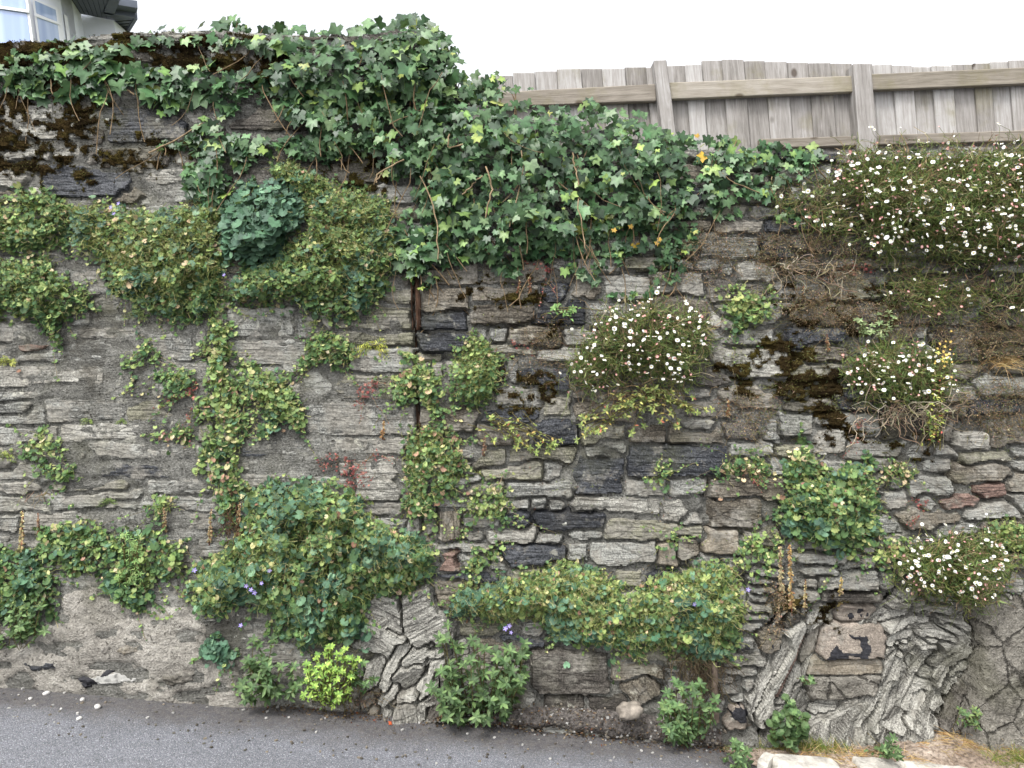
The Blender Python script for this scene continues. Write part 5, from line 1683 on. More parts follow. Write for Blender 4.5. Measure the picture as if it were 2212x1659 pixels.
fleabane('great white fleabane mass tumbling from under the fence', [(1800, 372), (1830, 330), (1880, 312), (1960, 318), (2060, 322), (2212, 306), (2500, 310), (2500, 580), (2212, 570), (2130, 580), (2060, 600), (1980, 548), (1900, 590), (1860, 520), (1840, 440), (1790, 410)], 820, 0.24, 1.25, 13, 1.3, 0, ext=58)
fleabane('rounded fleabane bush with white and pink blooms in the middle of the wall', [(1204, 800), (1256, 720), (1290, 682), (1350, 650), (1440, 638), (1530, 676), (1552, 750), (1510, 820), (1450, 850), (1380, 820), (1300, 850), (1240, 850)], 210, 0.20, 1.2, 13, 1.2, 0)
fleabane('fleabane bush beside the yellow-flowered stem', [(1806, 800), (1850, 760), (1900, 728), (1990, 742), (2062, 770), (2066, 842), (2004, 896), (1930, 880), (1850, 860)], 125, 0.18, 1.3, 14, 1.4, -8)
fleabane('lowest fleabane bush overhanging the slate bedrock', [(1916, 1230), (1960, 1180), (2040, 1150), (2130, 1140), (2196, 1210), (2180, 1280), (2110, 1330), (2060, 1306), (1980, 1286)], 170, 0.20, 1.2, 14, 1.0, -6)
fleabane('thin fleabane growth with few blooms between ivy and white mass', [(1640, 440), (1720, 396), (1800, 372), (1840, 440), (1860, 520), (1800, 540), (1740, 500), (1680, 470)], 40, 0.10, 0.9, 12, 1.5, 0, (2, 3, 3, 1.5, 2, 1.5))
fleabane('straggling fleabane thatch spread over the wall above the grass tuft', [(1900, 590), (1980, 548), (2060, 600), (2212, 575), (2400, 580), (2400, 720), (2212, 700), (2100, 690), (2000, 700), (1900, 660)], 46, 0.09, 0.75, 11, 1.8, 0, (2, 2.4, 2.4, 1.2, 2.6, 2.2))

# dry brown growth on the fenced wall
BROWN = [(96, 84, 62), (122, 104, 78), (146, 124, 94), (110, 84, 70), (92, 96, 58), (150, 112, 96)]
def dryherb(label, poly, dens=1.5, bulge=0.05, size=7.5, w=(3, 3, 2, 1.5, 3.4, 0.8), named=10, wiry=0.55):
    return cushion(label, poly, dens * 1.7, list(w), bulge, size, wiry, named, 0, (), 'dry_herb', 'plant', T_OVATE, 0.05, None, 0.1, BROWN)
dryherb('brown dried herb mat below the thin fleabane growth', [(1600, 560), (1660, 500), (1760, 500), (1860, 530), (1880, 600), (1800, 640), (1700, 600), (1640, 620)], 1.5)
dryherb('brown dried herb mat between the fresh tufts and mossy stones', [(1680, 640), (1780, 620), (1900, 640), (2000, 690), (1980, 730), (1860, 730), (1760, 700), (1690, 700)], 1.7)
dryherb('rusty dried herbs over the dark slates beyond the pale bush', [(2000, 700), (2120, 680), (2300, 690), (2300, 800), (2130, 790), (2060, 760)], 1.5)
dryherb('brown dried herbs beside the flowering stem foot', [(2060, 850), (2140, 800), (2240, 840), (2240, 930), (2130, 950), (2060, 920)], 1.3)
dryherb('withered herbs hanging under the ivy beside yellow leaves', [(1440, 520), (1540, 480), (1620, 500), (1580, 600), (1480, 620), (1420, 600)], 1.0)
dryherb('withered brown herb beneath the middle fleabane bush', [(1090, 760), (1200, 660), (1230, 720), (1200, 820), (1120, 800)], 0.7, 0.03)
dryherb('tan withered plant hanging under two seed spikes', [(1664, 1260), (1690, 1240), (1704, 1290), (1700, 1370), (1684, 1384), (1666, 1340)], 2.6, 0.06, 9, (1, 3, 5, 1, 0.2, 0.6), 16)
dryherb('dry ochre herbs on the stones below the rounded fleabane', [(1540, 860), (1640, 840), (1680, 900), (1620, 960), (1556, 930)], 0.9, 0.04)
dryherb('brown litter of dead leaves on the road below the spurge', [(730, 1502), (770, 1494), (830, 1510), (822, 1530), (760, 1534)], 2.4, 0.03, 8, (3, 2, 1, 4, 0.2, 1), 12, 0.5)

# ------------------------------------------------------------------ leafy stems: pellitory, spurge and their kin
def leafy(label, poly, foot, nst, lsize=0.03, bulge=0.14, cols=((56, 80, 44), (70, 96, 52), (88, 114, 64), (108, 134, 80)), w=(4, 4, 2.4, 0.8), name='pellitory', tmpl=T_OVATE, whorl=6, pairs=6, named=60, hang=False, yellow=0.0, ground=False):
    base = on_face(*map(float, foot), 0.02)
    t = thing(name, label, 'plant', base)
    u, v = scatter(poly, nst, len(label), 0.0)
    off = bulge * rng.uniform(0.35, 1.0, nst)
    tips = on_wall(u, v, np.maximum(surf_h(u, v), 0.0) + 0.03 + off)
    roots = base + np.stack([rng.normal(0, 0.06, nst), rng.normal(-0.01, 0.02, nst), rng.normal(0, 0.02, nst)], -1)
    if not hang:
        roots[:, 0] = roots[:, 0] * 0.45 + tips[:, 0] * 0.55
    mid = (roots * 0.5 + tips * 0.5) + np.stack([rng.normal(0, 0.012, nst), -0.35 * off, np.full(nst, 0.02 if hang else 0.0)], -1)
    tt = np.linspace(0, 1, 6)[None, :, None]
    PLn = (1 - tt) ** 2 * roots[:, None] + 2 * tt * (1 - tt) * mid[:, None] + tt ** 2 * tips[:, None]
    V, F = tubes(PLn, 0.0018, 4)
    part('stems', V, F, t, M_DRY, np.tile(lin(np.array([112, 104, 66])), (len(V), 1)), True, 'stuff')
    Ps, Ns, Ts, Ss, Os = [], [], [], [], []
    for k in range(nst):
        ax = norm(PLn[k, -1] - PLn[k, -2])
        up = norm(ax * 0.5 + np.array([0, -0.75, 0.55]))
        a0 = rng.uniform(0, 6.28)
        e1 = norm(np.cross(up, np.array([1.0, 0.1, 0.2])))
        e2 = np.cross(up, e1)
        for j in range(whorl):
            a = a0 + j * 2 * math.pi / whorl + rng.normal(0, 0.15)
            d = e1 * math.cos(a) + e2 * math.sin(a)
            Ps.append(PLn[k, -1]); Ts.append(d + up * 0.25); Ns.append(up - d * 0.2)
            Ss.append(lsize * rng.uniform(0.75, 1.1)); Os.append(1.0 + rng.random() * 0.4)
        for j in range(pairs):
            f = rng.uniform(0.15, 0.95)
            p = (1 - f) ** 2 * roots[k] + 2 * f * (1 - f) * mid[k] + f * f * tips[k]
            a = rng.uniform(0, 6.28)
            d = np.array([math.cos(a), -0.5, 0.7 * math.sin(a) - 0.1])
            Ps.append(p); Ts.append(d); Ns.append(np.array([0, -0.7, 0.8]) + rng.normal(0, 0.3, 3))
            Ss.append(lsize * rng.uniform(0.7, 1.2)); Os.append(rng.random() * 0.8)
    P, N, T, S, O = np.array(Ps), np.array(Ns), np.array(Ts), np.array(Ss), np.array(Os)
    C = pal(cols, w, len(P), 0.10)
    C[O > 1.0] *= 1.18
    if yellow:
        m = rng.random(len(P)) < yellow
        C[m] = pal([(190, 186, 90), (170, 150, 70), (176, 96, 66)], [3, 2, 1], int(m.sum()))
    order = np.argsort(-O)
    a, b = order[:named], order[named:]
    leaf_objects('leaf', tmpl, P[a], N[a], T[a], S[a], C[a], t, M_LEAF, 6)
    if len(b):
        V, F, c = leaf_cloud(tmpl, P[b], N[b], T[b], S[b], C[b])
        part('foliage', V, F, t, M_LEAF, c, True, 'stuff')
    return t

leafy('bushy pellitory on the road edge beside the twisted pale rock', [(926, 1500), (935, 1420), (948, 1350), (972, 1330), (1000, 1390), (1030, 1370), (1060, 1400), (1110, 1400), (1140, 1390), (1146, 1460), (1140, 1520), (1100, 1548), (1030, 1552), (960, 1556)], (1030, 1540), 74, 0.038, 0.20, named=260)
leafy('pellitory clump on asphalt between the render and the spurge', [(496, 1500), (510, 1440), (560, 1380), (590, 1360), (612, 1420), (650, 1440), (656, 1500), (600, 1512), (520, 1516)], (570, 1500), 34, 0.036, 0.16, named=140)
leafy('bright lime-green spurge at the wall foot', [(650, 1440), (680, 1412), (730, 1396), (766, 1420), (770, 1470), (744, 1510), (700, 1520), (664, 1490)], (712, 1516), 60, 0.022, 0.17, ((92, 128, 46), (116, 150, 52), (140, 170, 60), (160, 184, 80)), (3, 4, 3, 1), 'spurge', T_OVATE, 7, 5, 120)
leafy('small pellitory tuft on the left flank of the twisted rock', [(756, 1440), (790, 1430), (818, 1450), (800, 1480), (764, 1484)], (784, 1490), 8, 0.03, 0.06, named=30)
leafy('pellitory clump beside the grey boulder and wooden stake', [(1420, 1520), (1450, 1480), (1490, 1464), (1536, 1480), (1540, 1560), (1500, 1588), (1440, 1570)], (1490, 1590), 40, 0.034, 0.16, named=150)
leafy('yellow-green leafy stems drooping below the middle fleabane', [(1300, 850), (1400, 830), (1500, 850), (1536, 880), (1490, 910), (1420, 900), (1360, 960), (1290, 930), (1220, 960), (1240, 900)], (1400, 848), 46, 0.024, 0.09, ((92, 104, 54), (112, 128, 62), (138, 146, 74), (160, 160, 88)), (3, 4, 3, 1), 'leafy_weed', T_OVATE, 5, 7, 110, True, 0.12)
leafy('leafy stems trailing over the angular dark slates', [(1040, 900), (1080, 890), (1130, 940), (1180, 960), (1250, 940), (1230, 990), (1140, 980), (1080, 990), (1046, 940)], (1070, 905), 18, 0.022, 0.05, ((96, 112, 56), (122, 138, 66), (150, 156, 80)), (3, 4, 2), 'leafy_weed', T_OVATE, 5, 5, 60, True, 0.15)
leafy('broad-leaved weed growing at the foot of the leaning slab', [(1650, 1560), (1680, 1510), (1720, 1500), (1752, 1530), (1760, 1580), (1700, 1600), (1660, 1590)], (1700, 1600), 30, 0.020, 0.14, named=90, name='broadleaf_weed', tmpl=T_CAMP, whorl=4, pairs=5)
leafy('short nettle-like tuft on the verge at the end of the road', [(1570, 1600), (1590, 1580), (1615, 1600), (1620, 1640), (1585, 1645)], (1594, 1625), 12, 0.026, 0.40, named=50, name='leafy_weed')
leafy('green weed rising behind the long white kerbstone', [(1892, 1620), (1910, 1590), (1940, 1580), (1950, 1620), (1930, 1640), (1900, 1640)], (1920, 1602), 10, 0.026, 0.42, named=40, name='leafy_weed')
leafy('fresh sprig in the joint below the small slate', [(1185, 675), (1215, 655), (1250, 672), (1225, 700), (1190, 692)], (1215, 690), 8, 0.026, 0.05, ((86, 124, 62), (112, 148, 78)), (1, 1), 'leafy_weed', T_OVATE, 5, 3, 30, True)
leafy('feathery pale green weed among the pennyworts', [(262, 1250), (268, 1180), (292, 1150), (316, 1190), (320, 1250), (290, 1270)], (290, 1262), 16, 0.026, 0.07, ((104, 140, 72), (130, 162, 88)), (1, 1), 'leafy_weed', T_LANCE, 6, 10, 50)
leafy('dark pellitory at the road edge under the leafy tangle', [(-120, 1330), (20, 1280), (90, 1290), (110, 1340), (60, 1390), (-60, 1400)], (30, 1390), 18, 0.034, 0.08, named=60)
leafy('round green shoots on the rock below the black-painted stone', [(1728, 1466), (1738, 1452), (1750, 1462), (1744, 1478), (1730, 1478)], (1738, 1472), 4, 0.018, 0.03, named=14, name='leafy_weed')
leafy('dark green weeds where the bedrock meets the rough render', [(2070, 1540), (2110, 1520), (2130, 1550), (2110, 1570), (2080, 1566)], (2100, 1560), 9, 0.024, 0.06, ((70, 96, 56), (96, 116, 62)), (1, 1), 'leafy_weed', T_OVATE, 5, 5, 30)
leafy('upright pale-leaved weeds on the mossy stones near dry herbs', [(1850, 690), (1890, 660), (1940, 680), (1960, 720), (1900, 730), (1860, 724)], (1900, 725), 14, 0.024, 0.05, ((104, 122, 78), (134, 150, 100)), (1, 1), 'leafy_weed', T_OVATE, 5, 5, 40)

# yellow-flowered St John's wort
w = leafy('tall stem with yellow flowers and reddening leaves', [(2024, 760), (2060, 750), (2062, 800), (2046, 900), (2010, 950), (1990, 960), (2020, 870)], (2000, 965), 16, 0.020, 0.14, ((110, 136, 66), (150, 166, 70), (186, 190, 80), (176, 84, 64)), (3, 3, 2, 1.6), 'yellow_flowered_herb', T_OVATE, 4, 8, 60, False, 0.2)
_yv, _yf = petal_star()
_yel = mesh_np('flower', _yv, _yf, np.tile(lin(np.array([222, 184, 52])), (len(_yv), 1)), M_PETAL)
for k in range(26):
    put_flower(w, _yel, on_face(rng.normal(2044, 12), rng.normal(768, 20), 0.2 + rng.uniform(0, 0.05)), np.array([rng.normal(0, 0.4), -1, 0.5]), rng.uniform(0.005, 0.008))

# tiny herbs rooted in the joints all over the fenced wall
NH = 26000
hu, hv = rng.uniform(900, 2260, NH * 3), rng.uniform(330, 1280, NH * 3)
i_, j_ = np.clip(((hv - VV0) / STEP).astype(int), 0, NR - 1), np.clip(((hu - U0) / STEP).astype(int), 0, NC - 1)
den = 0.10 + 0.9 * sstep(hu, 1450, 1750) * sstep(-hv, -1000, -860)
den = den * sstep(fbm(hu / 60, hv / 40, 501, 4), 0.44, 0.62) * np.where(E[i_, j_] < 2.5, 1.0, 0.45) * (hv > V_TOP(hu) + 10)
k_ = rng.random(NH * 3) < den
hu, hv = hu[k_][:NH], hv[k_][:NH]
m_ = len(hu)
hue = fbm(hu / 80, hv / 60, 503, 2)
hc = np.where((hue + rng.normal(0, 0.08, m_) > 0.5)[:, None], pal([(96, 104, 62), (118, 126, 72), (142, 146, 92), (84, 92, 54)], [3, 3, 1.5, 3], m_), pal([(104, 88, 66), (128, 108, 80), (92, 72, 58), (124, 84, 74), (150, 132, 100)], [3, 3, 2, 1.4, 1.4], m_))
V, F, c = leaf_cloud(T_LANCE, on_face(hu, hv, 0.004 + 0.028 * rng.random(m_)), np.array([0, -1.0, 0.6]) + rng.normal(0, 0.5, (m_, 3)), np.array([0, -0.4, 0.3]) + rng.normal(0, 0.8, (m_, 3)), rng.uniform(0.010, 0.024, m_), hc)
o = link('wall_herbs', mesh_np('wall_herbs', V, F, c, M_LEAF))
tag(o, 'tiny green and brown herbs sprouting from the joints of the fenced wall', None, None, 'stuff')

# ------------------------------------------------------------------ red herbs
RED = [(128, 52, 54), (150, 70, 68), (104, 44, 46), (160, 100, 84), (110, 104, 62)]
def redherb(label, poly, dens=1.6, size=9, bulge=0.04):
    return cushion(label, poly, dens, [4, 3, 3, 1.5, 0.5], bulge, size, 0.5, 12, 0, (), 'red_herb', 'plant', T_LOBED, 0.0, None, 0.1, RED)
redherb('crimson herb tuft on the smooth schist slab', [(754, 840), (780, 820), (826, 826), (812, 852), (770, 862)], 2.2)
redherb('dark red herb above the great bellflower bank', [(700, 990), (740, 984), (800, 1010), (812, 1036), (780, 1056), (736, 1030)], 1.6, 9, 0.05)
redherb('red stem leaves rising beside the great bellflower bank', [(806, 990), (818, 950), (830, 940), (826, 980), (812, 1010)], 1.2, 7)
redherb('red seedling tuft under the hanging ivy tips', [(1146, 568), (1180, 556), (1206, 566), (1190, 592), (1156, 590)], 1.8)
redherb('small red sprig below the pair of dark slates', [(1104, 758), (1124, 742), (1146, 748), (1136, 764)], 1.4, 8)
redherb('red herb at the lower edge of the white fleabane', [(1838, 580), (1862, 564), (1888, 572), (1880, 592), (1850, 596)], 1.8)
redherb('red starry leaves on the mossy ledge under the fleabane stems', [(1830, 936), (1850, 918), (1872, 934), (1850, 946)], 1.5, 8)
redherb('red leaf cluster on the thin stones beyond the fresh bush', [(1970, 1098), (1994, 1078), (2012, 1092), (1990, 1112)], 1.5, 8)
redherb('reddish leaves beside the upright bellflower strip', [(400, 850), (420, 800), (432, 820), (426, 880), (410, 890)], 1.0, 9)
redherb('maroon tuft on the shaded ledge below the long slate', [(1576, 1022), (1606, 1016), (1640, 1022), (1610, 1034)], 1.6, 7)

# ------------------------------------------------------------------ seed spikes (navelwort)
def bell_tmpl():
    V = [(0, 0, 0)]
    for z, r in ((0.35, 0.30), (1.0, 0.26)):
        for k in range(5):
            V.append((r * math.cos(k * 1.2566), z, r * math.sin(k * 1.2566)))
    F = [(0, 1 + (k + 1) % 5, 1 + k) for k in range(5)]
    for k in range(5):
        a, b = 1 + k, 1 + (k + 1) % 5
        F += [(a, b, b + 5), (a, b + 5, a + 5)]
    return np.array(V), np.array(F), np.ones(11)
T_BELL = bell_tmpl()

def spike(label, u, vt, vb, lean=0.0, col=(196, 176, 132), wid=1.0, group=None):
    H = 10
    vs = np.linspace(vb, vt, H)
    us = u + lean * (vb - vs) / max(vb - vt, 1) * 8 + rng.normal(0, 0.6, H)
    hm = float(surf_h(us, vs).max())
    pl = on_wall(us, vs, np.linspace(float(surf_h(us[:1], vs[:1])[0]), hm + 0.05, H))
    t = thing('seed_spike', label, 'seed spike', pl[0], group)
    V, F = tubes(pl[None], 0.0026, 5)
    part('stalk', V, F, t, M_DRY, np.tile(lin(np.array([142, 92, 72])), (len(V), 1)), True)
    L = np.linalg.norm(pl[-1] - pl[0])
    n = max(16, int(L / 0.0032))
    f = np.sort(rng.uniform(0.12, 1.0, n))
    P = np.stack([np.interp(f, np.linspace(0, 1, H), pl[:, k]) for k in range(3)], -1)
    a = rng.uniform(0, 6.28, n)
    T = np.stack([np.cos(a), -np.abs(np.sin(a)) * 0.9, np.full(n, -0.75)], -1)
    C = pal([col, tuple(np.array(col) * 0.8), (168, 126, 96), (214, 200, 158)], [4, 2, 1, 1.5], n)
    C = C * (0.75 + 0.4 * f)[:, None]
    V, F, c = leaf_cloud(T_BELL, P, np.tile([0, -1.0, 0.3], (n, 1)), T, wid * rng.uniform(0.012, 0.018, n) * (1.15 - 0.55 * f), C)
    part('seed_heads', V, F, t, M_DRY, c, False, 'stuff')
    return t

spike('tallest cream seed spike rising above the dark leafy tangle', 44, 1104, 1232, 0.6, (206, 190, 140), 1.2)
spike('short thin brown seed spike beside the tall cream one', 86, 1108, 1160, -0.6, (170, 140, 116), 0.8)
spike('beige seed spike under the small round bellflower tuft', 358, 1096, 1150, -0.5, (188, 164, 130), 0.9)
spike('beige seed spike on bare stone near the upright strip foot', 452, 1100, 1178, 0.5, (200, 180, 136), 1.0)
spike('rusty seed spike beside the dark hollow at the strip foot', 516, 1084, 1166, 0.2, (184, 156, 118), 1.1)
spike('stubby cream seed spike above the pennywort edge', 346, 1186, 1244, 0.4, (206, 190, 144), 1.1)
spike('faint seed spike on the great bellflower bank', 762, 1158, 1206, -0.3, (190, 176, 120), 0.9)
spike('twin tall seed spike, paler one, above the tan withered plant', 1688, 1180, 1290, -0.5, (206, 192, 150), 1.2)
spike('twin tall seed spike, browner one, beside its paler neighbour', 1710, 1176, 1330, -0.6, (196, 164, 112), 1.2)
spike('slim seed spike on the ledge stones a little off the pink spotted stone', 1738, 1252, 1318, 0.2, (196, 178, 128), 0.8)
spike('ochre seed spike standing beside the pink spotted stone', 1814, 1246, 1330, 0.4, (202, 180, 118), 1.1)
spike('small rust seed spike above red seedlings on brown stone', 1120, 604, 634, 0.2, (158, 116, 92), 0.9)
spike('rust-brown seed spike next to the red seedlings', 1144, 598, 636, 0.0, (164, 124, 98), 1.0)
spike('single ochre seed spike on the pale schist slab', 826, 908, 950, 0.3, (190, 150, 104), 1.0)
spike('pinkish seed spike between dark slates above trailing stems', 1046, 940, 985, 0.2, (172, 138, 116), 0.9)
spike('ochre seed spike under the pale lichened block', 1572, 862, 902, 0.0, (190, 152, 110), 1.0)
spike('pale seed spike on mossy stone beyond the white block', 1788, 722, 760, -0.2, (186, 158, 124), 0.9)
spike('thin seed spike below dried twigs on the fenced wall', 1734, 618, 650, 0.1, (176, 146, 118), 0.8)
spike('pink-brown seed spike in dried herbs above the pale fresh weeds', 1992, 640, 668, 0.0, (170, 140, 112), 0.8)

# ------------------------------------------------------------------ ferns, grass, straw, twigs
def fern(label, u, v, L=0.10, nf=5, cols=((120, 140, 60), (160, 170, 76), (96, 120, 56)), spread=1.3):
    base = on_face(float(u), float(v), 0.01)
    t = thing('small_fern', label, 'fern', base)
    for k in range(nf):
        a = (k - (nf - 1) / 2) / nf * 2.0 * spread + rng.normal(0, 0.12)
        d = norm(np.array([math.sin(a), -0.45, 0.8 * math.cos(a) - 0.15]))
        tt = np.linspace(0, 1, 12)
        pl = base + d * (L * rng.uniform(0.7, 1.1)) * tt[:, None] + np.array([0, 0, -0.35 * L]) * (tt ** 2)[:, None]
        P = np.repeat(pl[1:], 2, 0)
        side = norm(np.cross(d, np.array([0, -1.0, 0.4])))
        T = np.tile(np.stack([side, -side]), (11, 1)) + d * 0.3
        n = len(P)
        S = np.repeat(L * 0.20 * np.sin(np.pi * (0.12 + 0.88 * tt[1:])) + 0.004, 2)
        V, F, c = leaf_cloud(T_LANCE, P, np.tile([0, -1.0, 0.4], (n, 1)), T, S, pal(cols, [1] * len(cols), n))
        part('frond', V, F, t, M_LEAF, c, False)
fern('yellow-green fern with spread fronds on smooth schist', 806, 756, 0.13, 7, ((170, 176, 66), (194, 196, 84), (140, 150, 60)), 1.7)
fern('small yellow fern in a joint below the reddish stone', 18, 786, 0.09, 6, ((160, 168, 70), (186, 190, 90)))
fern('upright fern beside the lone bellflower tuft', 12, 990, 0.10, 6, ((130, 150, 70), (166, 176, 90)))
fern('dark little fern under the yellow-green drapery', 296, 686, 0.08, 6, ((96, 112, 62), (118, 130, 72)))
fern('tiny green fern on the bare grey wall above the dark streak', 192, 912, 0.05, 5, ((104, 134, 60), (140, 160, 76)))
fern('tiny green fern next to its larger neighbour over the dark streak', 264, 912, 0.04, 5, ((104, 134, 60), (140, 160, 76)))
fern('wispy green fern above the dull ledge near the small round tuft', 238, 1086, 0.06, 6, ((104, 134, 60), (120, 140, 80)))
fern('tiny fern on pale schist under the olive curtain', 676, 700, 0.045, 5, ((110, 130, 70), (140, 150, 80)))

def blades(P, d, L, w, cols, cw, droop=0.5):
    n = len(P)
    d = norm(d)
    side = norm(np.cross(d, np.array([0.1, -1.0, 0.2])))
    VV_, k = [], 4
    for i in range(k):
        f = i / (k - 1)
        c = P + d * (L * f)[:, None] + np.array([0, 0, -1.0]) * (droop * L * f * f)[:, None]
        ww = (w * (1 - f) ** 0.7)[:, None]
        VV_ += [c - side * ww, c + side * ww]
    V = np.stack(VV_, 1)
    F = np.array([[2 * i, 2 * i + 1, 2 * i + 3, 2 * i + 2] for i in range(k - 1)])
    FF = (F[None] + (np.arange(n) * 2 * k)[:, None, None]).reshape(-1, 4)
    return V.reshape(-1, 3), FF, np.repeat(pal(cols, cw, n), 2 * k, 0)

STRAW = [(200, 168, 112), (176, 140, 88), (216, 190, 140), (150, 116, 76)]
GRASS = [(104, 124, 58), (128, 142, 70), (160, 154, 90), (196, 176, 118)]
tuft = thing('grass_tuft', 'tan dead grass tuft bristling from the fenced wall', 'grass tuft', on_face(2166., 790.))
n = 130
P = on_face(rng.normal(2166, 14, n), rng.normal(784, 6, n), 0.015)
d = np.stack([rng.normal(0, 0.9, n), -np.abs(rng.normal(0.5, 0.3, n)), rng.normal(0.5, 0.5, n)], -1)
part('blades', *blades(P, d, rng.uniform(0.05, 0.13, n), np.full(n, 0.0013), STRAW, [3, 2, 3, 1], 0.5)[:2], tuft, M_DRY, np.repeat(pal(STRAW, [3, 2, 3, 1], n), 8, 0), False, 'stuff')

def ground_grass(name, label, spots, cols, cw, L=(0.05, 0.11), flat=0.5, w=0.0012):
    B = Buf()
    vuv = to_uv(SV)
    flatv = SV.reshape(-1, 3)
    fu, fv = vuv[0].ravel(), vuv[1].ravel()
    for (u, v, su, sv, n) in spots:
        m = np.where(((fu - u) / su) ** 2 + ((fv - v) / sv) ** 2 < 1.6)[0]
        if len(m) == 0:
            continue
        wgt = np.exp(-((fu[m] - u) / su) ** 2 - ((fv[m] - v) / sv) ** 2)
        i = rng.choice(m, n, p=wgt / wgt.sum())
        P = flatv[i] + np.stack([rng.normal(0, 0.012, n), rng.normal(0, 0.012, n), np.full(n, -0.004)], -1)
        d = np.stack([rng.normal(0, flat, n), rng.normal(-0.1, flat, n), np.abs(rng.normal(0.75, 0.25, n)) * (1.2 - flat)], -1)
        V, F, c = blades(P, d, rng.uniform(L[0], L[1], n), np.full(n, w), cols, cw, 0.35)
        B.add(V, F, c)
    V, F, c = B.get()
    o = link(name, mesh_np(name, V, F, c, M_DRY))
    tag(o, label, None, None, 'stuff')
ground_grass('grass', 'short mixed green grass along the end of the road', [(1640, 1600, 60, 16, 700), (1720, 1606, 70, 14, 800), (1780, 1616, 50, 12, 400), (1600, 1590, 40, 14, 300), (2190, 1640, 50, 14, 300), (1560, 1606, 40, 12, 200)], GRASS, [3, 3, 2, 1.5])
ground_grass('dry_straw', 'dry golden straw strewn over the verge', [(2120, 1590, 70, 16, 900), (2190, 1600, 60, 20, 600), (1850, 1636, 40, 14, 500), (1960, 1640, 26, 12, 220), (1760, 1630, 60, 10, 260), (2060, 1606, 60, 14, 300), (1590, 1584, 30, 8, 120)], STRAW, [3, 2, 3, 1], (0.06, 0.15), 0.95)

def twigs(name, label, cat, spots, n, L, cols, r=(0.001, 0.002), droop=0.6, parent=None):
    t = thing(name, label, cat, on_face(float(spots[0][0]), float(spots[0][1])))
    B = Buf()
    for (u, v, su, sv, o) in spots:
        P = on_face(rng.normal(u, su, n), rng.normal(v, sv, n), o)
        V, F = curls(P, rng.uniform(L[0], L[1], n), rng.uniform(r[0], r[1], (n, 1)), droop, 8, 4, 0.25)
        B.add(V, F, np.repeat(pal(cols, [1] * len(cols), n), 32, 0))
    B.part('twigs', t, M_DRY, True, 'stuff')
PALE = [(196, 184, 160), (168, 150, 124), (150, 132, 110)]
twigs('dead_twigs', 'pale dead twigs curling under the fleabane beside the yellow-flowered stem', 'twigs', [(1930, 890, 40, 8, 0.10), (2000, 890, 34, 10, 0.10)], 60, (0.08, 0.22), PALE)
twigs('dead_twigs', 'pale dead twigs arching over the fenced wall', 'twigs', [(1720, 585, 26, 10, 0.04), (1780, 600, 40, 8, 0.04)], 26, (0.08, 0.26), PALE, (0.001, 0.0022), 0.2)
twigs('dead_roots', 'brown matted roots hanging under the end of the bellflower hedge', 'roots', [(1500, 1430, 36, 12, 0.07), (1530, 1460, 16, 20, 0.05)], 110, (0.06, 0.18), [(92, 80, 62), (118, 104, 82), (76, 66, 52)], (0.0008, 0.0016), 1.6)
twigs('dead_roots', 'bare beige roots hanging on the grey wall below the low tuft', 'roots', [(88, 1066, 12, 3, 0.008)], 16, (0.05, 0.10), [(170, 148, 120), (140, 118, 94)], (0.0009, 0.0018), 1.8)
twigs('dead_twigs', 'brown dry stems under the middle fleabane bush', 'twigs', [(1380, 850, 60, 12, 0.06)], 70, (0.06, 0.18), [(150, 130, 102), (120, 96, 76)], (0.0008, 0.0016), 0.8)
twigs('dead_roots', 'dark brown roots in the hollow at the strip foot', 'roots', [(500, 1110, 8, 14, 0.02)], 40, (0.08, 0.16), [(88, 62, 48), (110, 84, 64)], (0.0008, 0.0018), 2.0)

# ================================================================== stones, kerb and litter on the ground
def rock_mesh(name, dims, seed, boxy=2.6, rough=0.16, mat=None, nu=18, nv=11):
    th = np.linspace(0, 2 * np.pi, nu, endpoint=False)
    ph = np.linspace(-np.pi / 2, np.pi / 2, nv)
    T, Pp = np.meshgrid(th, ph)
    e = 2.0 / boxy
    c = lambda a: np.sign(np.cos(a)) * np.abs(np.cos(a)) ** e
    s_ = lambda a: np.sign(np.sin(a)) * np.abs(np.sin(a)) ** e
    x, y, z = c(Pp) * c(T), c(Pp) * s_(T), s_(Pp)
    k = 1 + rough * 2 * (fbm(x * 2.2 + 9 + seed, y * 2.2 + z * 1.7 + 5, seed, 3) - 0.5)
    V = np.stack([x * k * dims[0] / 2, y * k * dims[1] / 2, z * k * dims[2] / 2], -1).reshape(-1, 3)
    F = []
    for i in range(nv - 1):
        for j in range(nu):
            a, b = i * nu + j, i * nu + (j + 1) % nu
            F.append([a, b, b + nu, a + nu])
    return mesh_np(name, V, F, None, mat, True)

